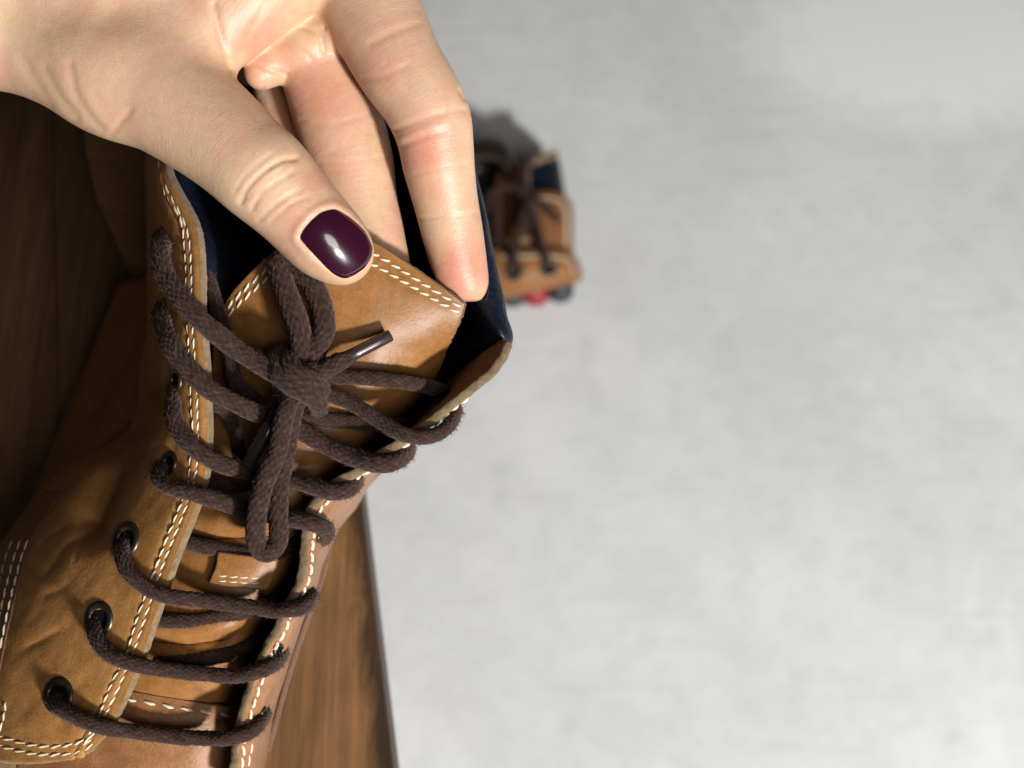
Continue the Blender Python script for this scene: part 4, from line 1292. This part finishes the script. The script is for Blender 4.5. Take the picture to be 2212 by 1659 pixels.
uppr = [
    [(1040, 418, 20), (1090, 416, 28), (1150, 418, 34), (1195, 420, 32), (1218, 430, 24), (1228, 446, 0), (1228, 456, -20)],
    [(1036, 460, 34), (1090, 458, 42), (1150, 458, 48), (1195, 460, 44), (1220, 466, 34), (1229, 474, 8), (1229, 480, -14)],
    [(1034, 510, 44), (1090, 508, 52), (1150, 508, 58), (1195, 508, 54), (1220, 510, 44), (1229, 514, 16), (1229, 518, -8)],
    [(1034, 560, 48), (1090, 560, 56), (1150, 560, 62), (1195, 560, 58), (1222, 560, 46), (1231, 562, 18), (1231, 564, -4)],
]
G = grid2(uppr)
o_, UA, UN = sheet('upper_panel', G, 6, [M_small_shade, M_edge, M_inner], small, sign=1 if gnormals(G)[15, 10, 2] > 0 else -1)
snapUp = snapper(UA, UN)
# body behind: rounded block down to the floor
def ringloft(rings_, n=40):
    out = []
    for (cx, cy, rx, ry, dz) in rings_:
        out.append([P(*Q(cx + rx * np.sign(math.cos(a)) * abs(math.cos(a)) ** .7, cy + ry * np.sign(math.sin(a)) * abs(math.sin(a)) ** .7, dz)) for a in np.linspace(0, 2 * math.pi, n, endpoint=False)])
    return np.array(out)
body = ringloft([(1125, 520, 95, 100, -60), (1128, 520, 98, 104, -20), (1128, 525, 96, 100, 20), (1125, 535, 92, 88, 48), (1120, 545, 70, 60, 60), (1120, 545, 10, 10, 64)])
body = np.stack([cr(body[:, j], 24) for j in range(40)], 1)
mesh('body', body.reshape(-1, 3), quads(24, 40, closed_u=True), M_panel, small)
shade_shaft = ringloft([(1046, 372, 66, 78, -50), (1046, 372, 68, 80, -10), (1048, 380, 64, 74, 18), (1050, 390, 50, 56, 30), (1050, 392, 40, 44, 24), (1050, 392, 34, 38, -10), (1050, 392, 6, 6, -12)])  # dark shaft block added to deepen the shadow beside the boot
shade_shaft = np.stack([cr(shade_shaft[:, j], 28) for j in range(40)], 1)
mesh('shadow_shaft', shade_shaft.reshape(-1, 3), quads(28, 40, closed_u=True), M_shade_shaft, small)
# navy collar with its suede rim
cl = grid2([
    [(1062, 372, -10), (1120, 352, 2), (1170, 342, 2), (1196, 340, -10), (1200, 345, -40)],
    [(1060, 392, -6), (1120, 380, 8), (1172, 372, 8), (1202, 372, -6), (1206, 376, -40)],
    [(1058, 440, 4), (1120, 432, 20), (1175, 428, 20), (1210, 426, 4), (1214, 428, -34)]], 30, 20)
sheet('collar', cl, 5, [M_navy, M_edge_dark, M_navy], small, sign=1 if gnormals(cl)[10, 10, 2] > 0 else -1)
rm = grid2([
    [(1110, 362, 8), (1140, 348, 12), (1172, 336, 12), (1200, 328, 4)],
    [(1110, 370, 10), (1140, 357, 14), (1172, 346, 14), (1201, 338, 6)]], 24, 8)
sheet('rim', rm, 5, [M_edge, M_edge, M_edge], small, sign=1 if gnormals(rm)[4, 10, 2] > 0 else -1)
tg = grid2([
    [(1078, 374, 14), (1110, 366, 22), (1140, 368, 18)],
    [(1072, 420, 26), (1108, 416, 34), (1142, 418, 30)],
    [(1078, 520, 66), (1125, 520, 72), (1165, 520, 70)]], 20, 24)
sheet('tongue', tg, 5, [M_panel, M_edge, M_inner], small, sign=1 if gnormals(tg)[10, 10, 2] > 0 else -1)  # dark leather here stands in for shade around the tongue
for (x, y) in ((1111, 586), (1184, 580)): eyelet(x, y, snapLow, 6.2, small)
slace = bpy.data.objects.new('shoelace', None); slace.location = small.location; col.objects.link(slace)
slace.parent = small; bpy.context.view_layer.update(); slace.matrix_parent_inverse = small.matrix_world.inverted(); 
bpy.context.view_layer.update()
keepFZ = FZ; FZ = []
for pts in ([(1111, 590, 80), (1110, 570, 92), (1112, 540, 92), (1122, 490, 84), (1136, 445, 70), (1142, 425, 62)],
            [(1184, 582, 80), (1180, 560, 92), (1172, 535, 90), (1158, 480, 80), (1146, 440, 68), (1140, 420, 62)],
            [(1142, 425, 70), (1110, 402, 60), (1080, 405, 52), (1058, 425, 54), (1056, 460, 60)],
            [(1140, 430, 72), (1170, 440, 74), (1190, 458, 72), (1206, 476, 66)],
            [(1142, 430, 66), (1132, 385, 48), (1140, 345, 30), (1150, 350, 26)],
            [(1075, 430, 56), (1073, 480, 66), (1078, 530, 74)],
            [(1142, 440, 70), (1128, 470, 76), (1132, 500, 78), (1146, 470, 78), (1142, 438, 72)]):
    cord('strand', [Q(*p) for p in pts], 2.5, parent=slace, step=0.9, fuzz=0)
FZ = keepFZ
for (x, y, r, m) in ((1106, 641, 30, 'k'), (1156, 638, 31, 'r'), (1210, 631, 30, 'k')):
    mt = M_rub_r if False else None
    c = P(*Q(x, y - 6, 22)); rr = r * MMPX * (D - c[2]) / D
    v = []; ns = 24
    for i in range(13):
        ph = math.pi * i / 12
        for j in range(ns):
            a = 2 * math.pi * j / ns
            q = np.array([math.sin(ph) * math.cos(a), math.sin(ph) * math.sin(a), math.cos(ph)])
            v.append(c + np.sign(q) * np.abs(q) ** .85 * rr * np.array([1, 1, 1.5]))
    if 'M_studk' not in globals():
        M_studk = plain('black_stud_rubber', (0.030, 0.036, 0.045), 0.5)
        M_studr = plain('red_stud_rubber', (0.30, 0.016, 0.028), 0.45)
    mesh('stud', np.array(v), quads(13, ns, closed_u=True), M_studr if m == 'r' else M_studk, small)['label'] = 'red stud' if m == 'r' else 'black stud'
for (pth, sn) in (([(1080, 556), (1140, 555), (1190, 555), (1222, 560), (1234, 575), (1238, 592)], snapLow), ([(1150, 428), (1190, 429), (1210, 436), (1219, 450), (1221, 490), (1221, 530)], snapUp)):
    stitches(pth, sn, small, pitch=0.62, length=0.55 , thick=1.9, lift=0.4) if False else None
    a_ = arc(np.array(pth, float), 6)
    for (x, y), (x2, y2) in zip(a_[:-1], a_[1:]):
        (p, n), (p2, _) = sn(x, y), sn(x2, y2)
        d = p2 - p; l = np.linalg.norm(d)
        if l < .3 or l > 14: continue
        xx = d / l; yy = np.cross(n, xx); yy /= np.linalg.norm(yy); zz = np.cross(xx, yy)
        o = bpy.data.objects.new('stitch', ST_ME); col.objects.link(o)
        Mx = np.eye(4); Mx[:3, 0] = WV(xx) * l * .9e-3; Mx[:3, 1] = WV(yy) * 2.2e-3; Mx[:3, 2] = WV(zz) * 2.2e-3; Mx[:3, 3] = W((p + p2) / 2 + n * .5)
        o.parent = small; o.matrix_parent_inverse = small.matrix_world.inverted(); o.matrix_world = Matrix(Mx.tolist())
print('stitches', n_st, 'hand verts', len(hv))
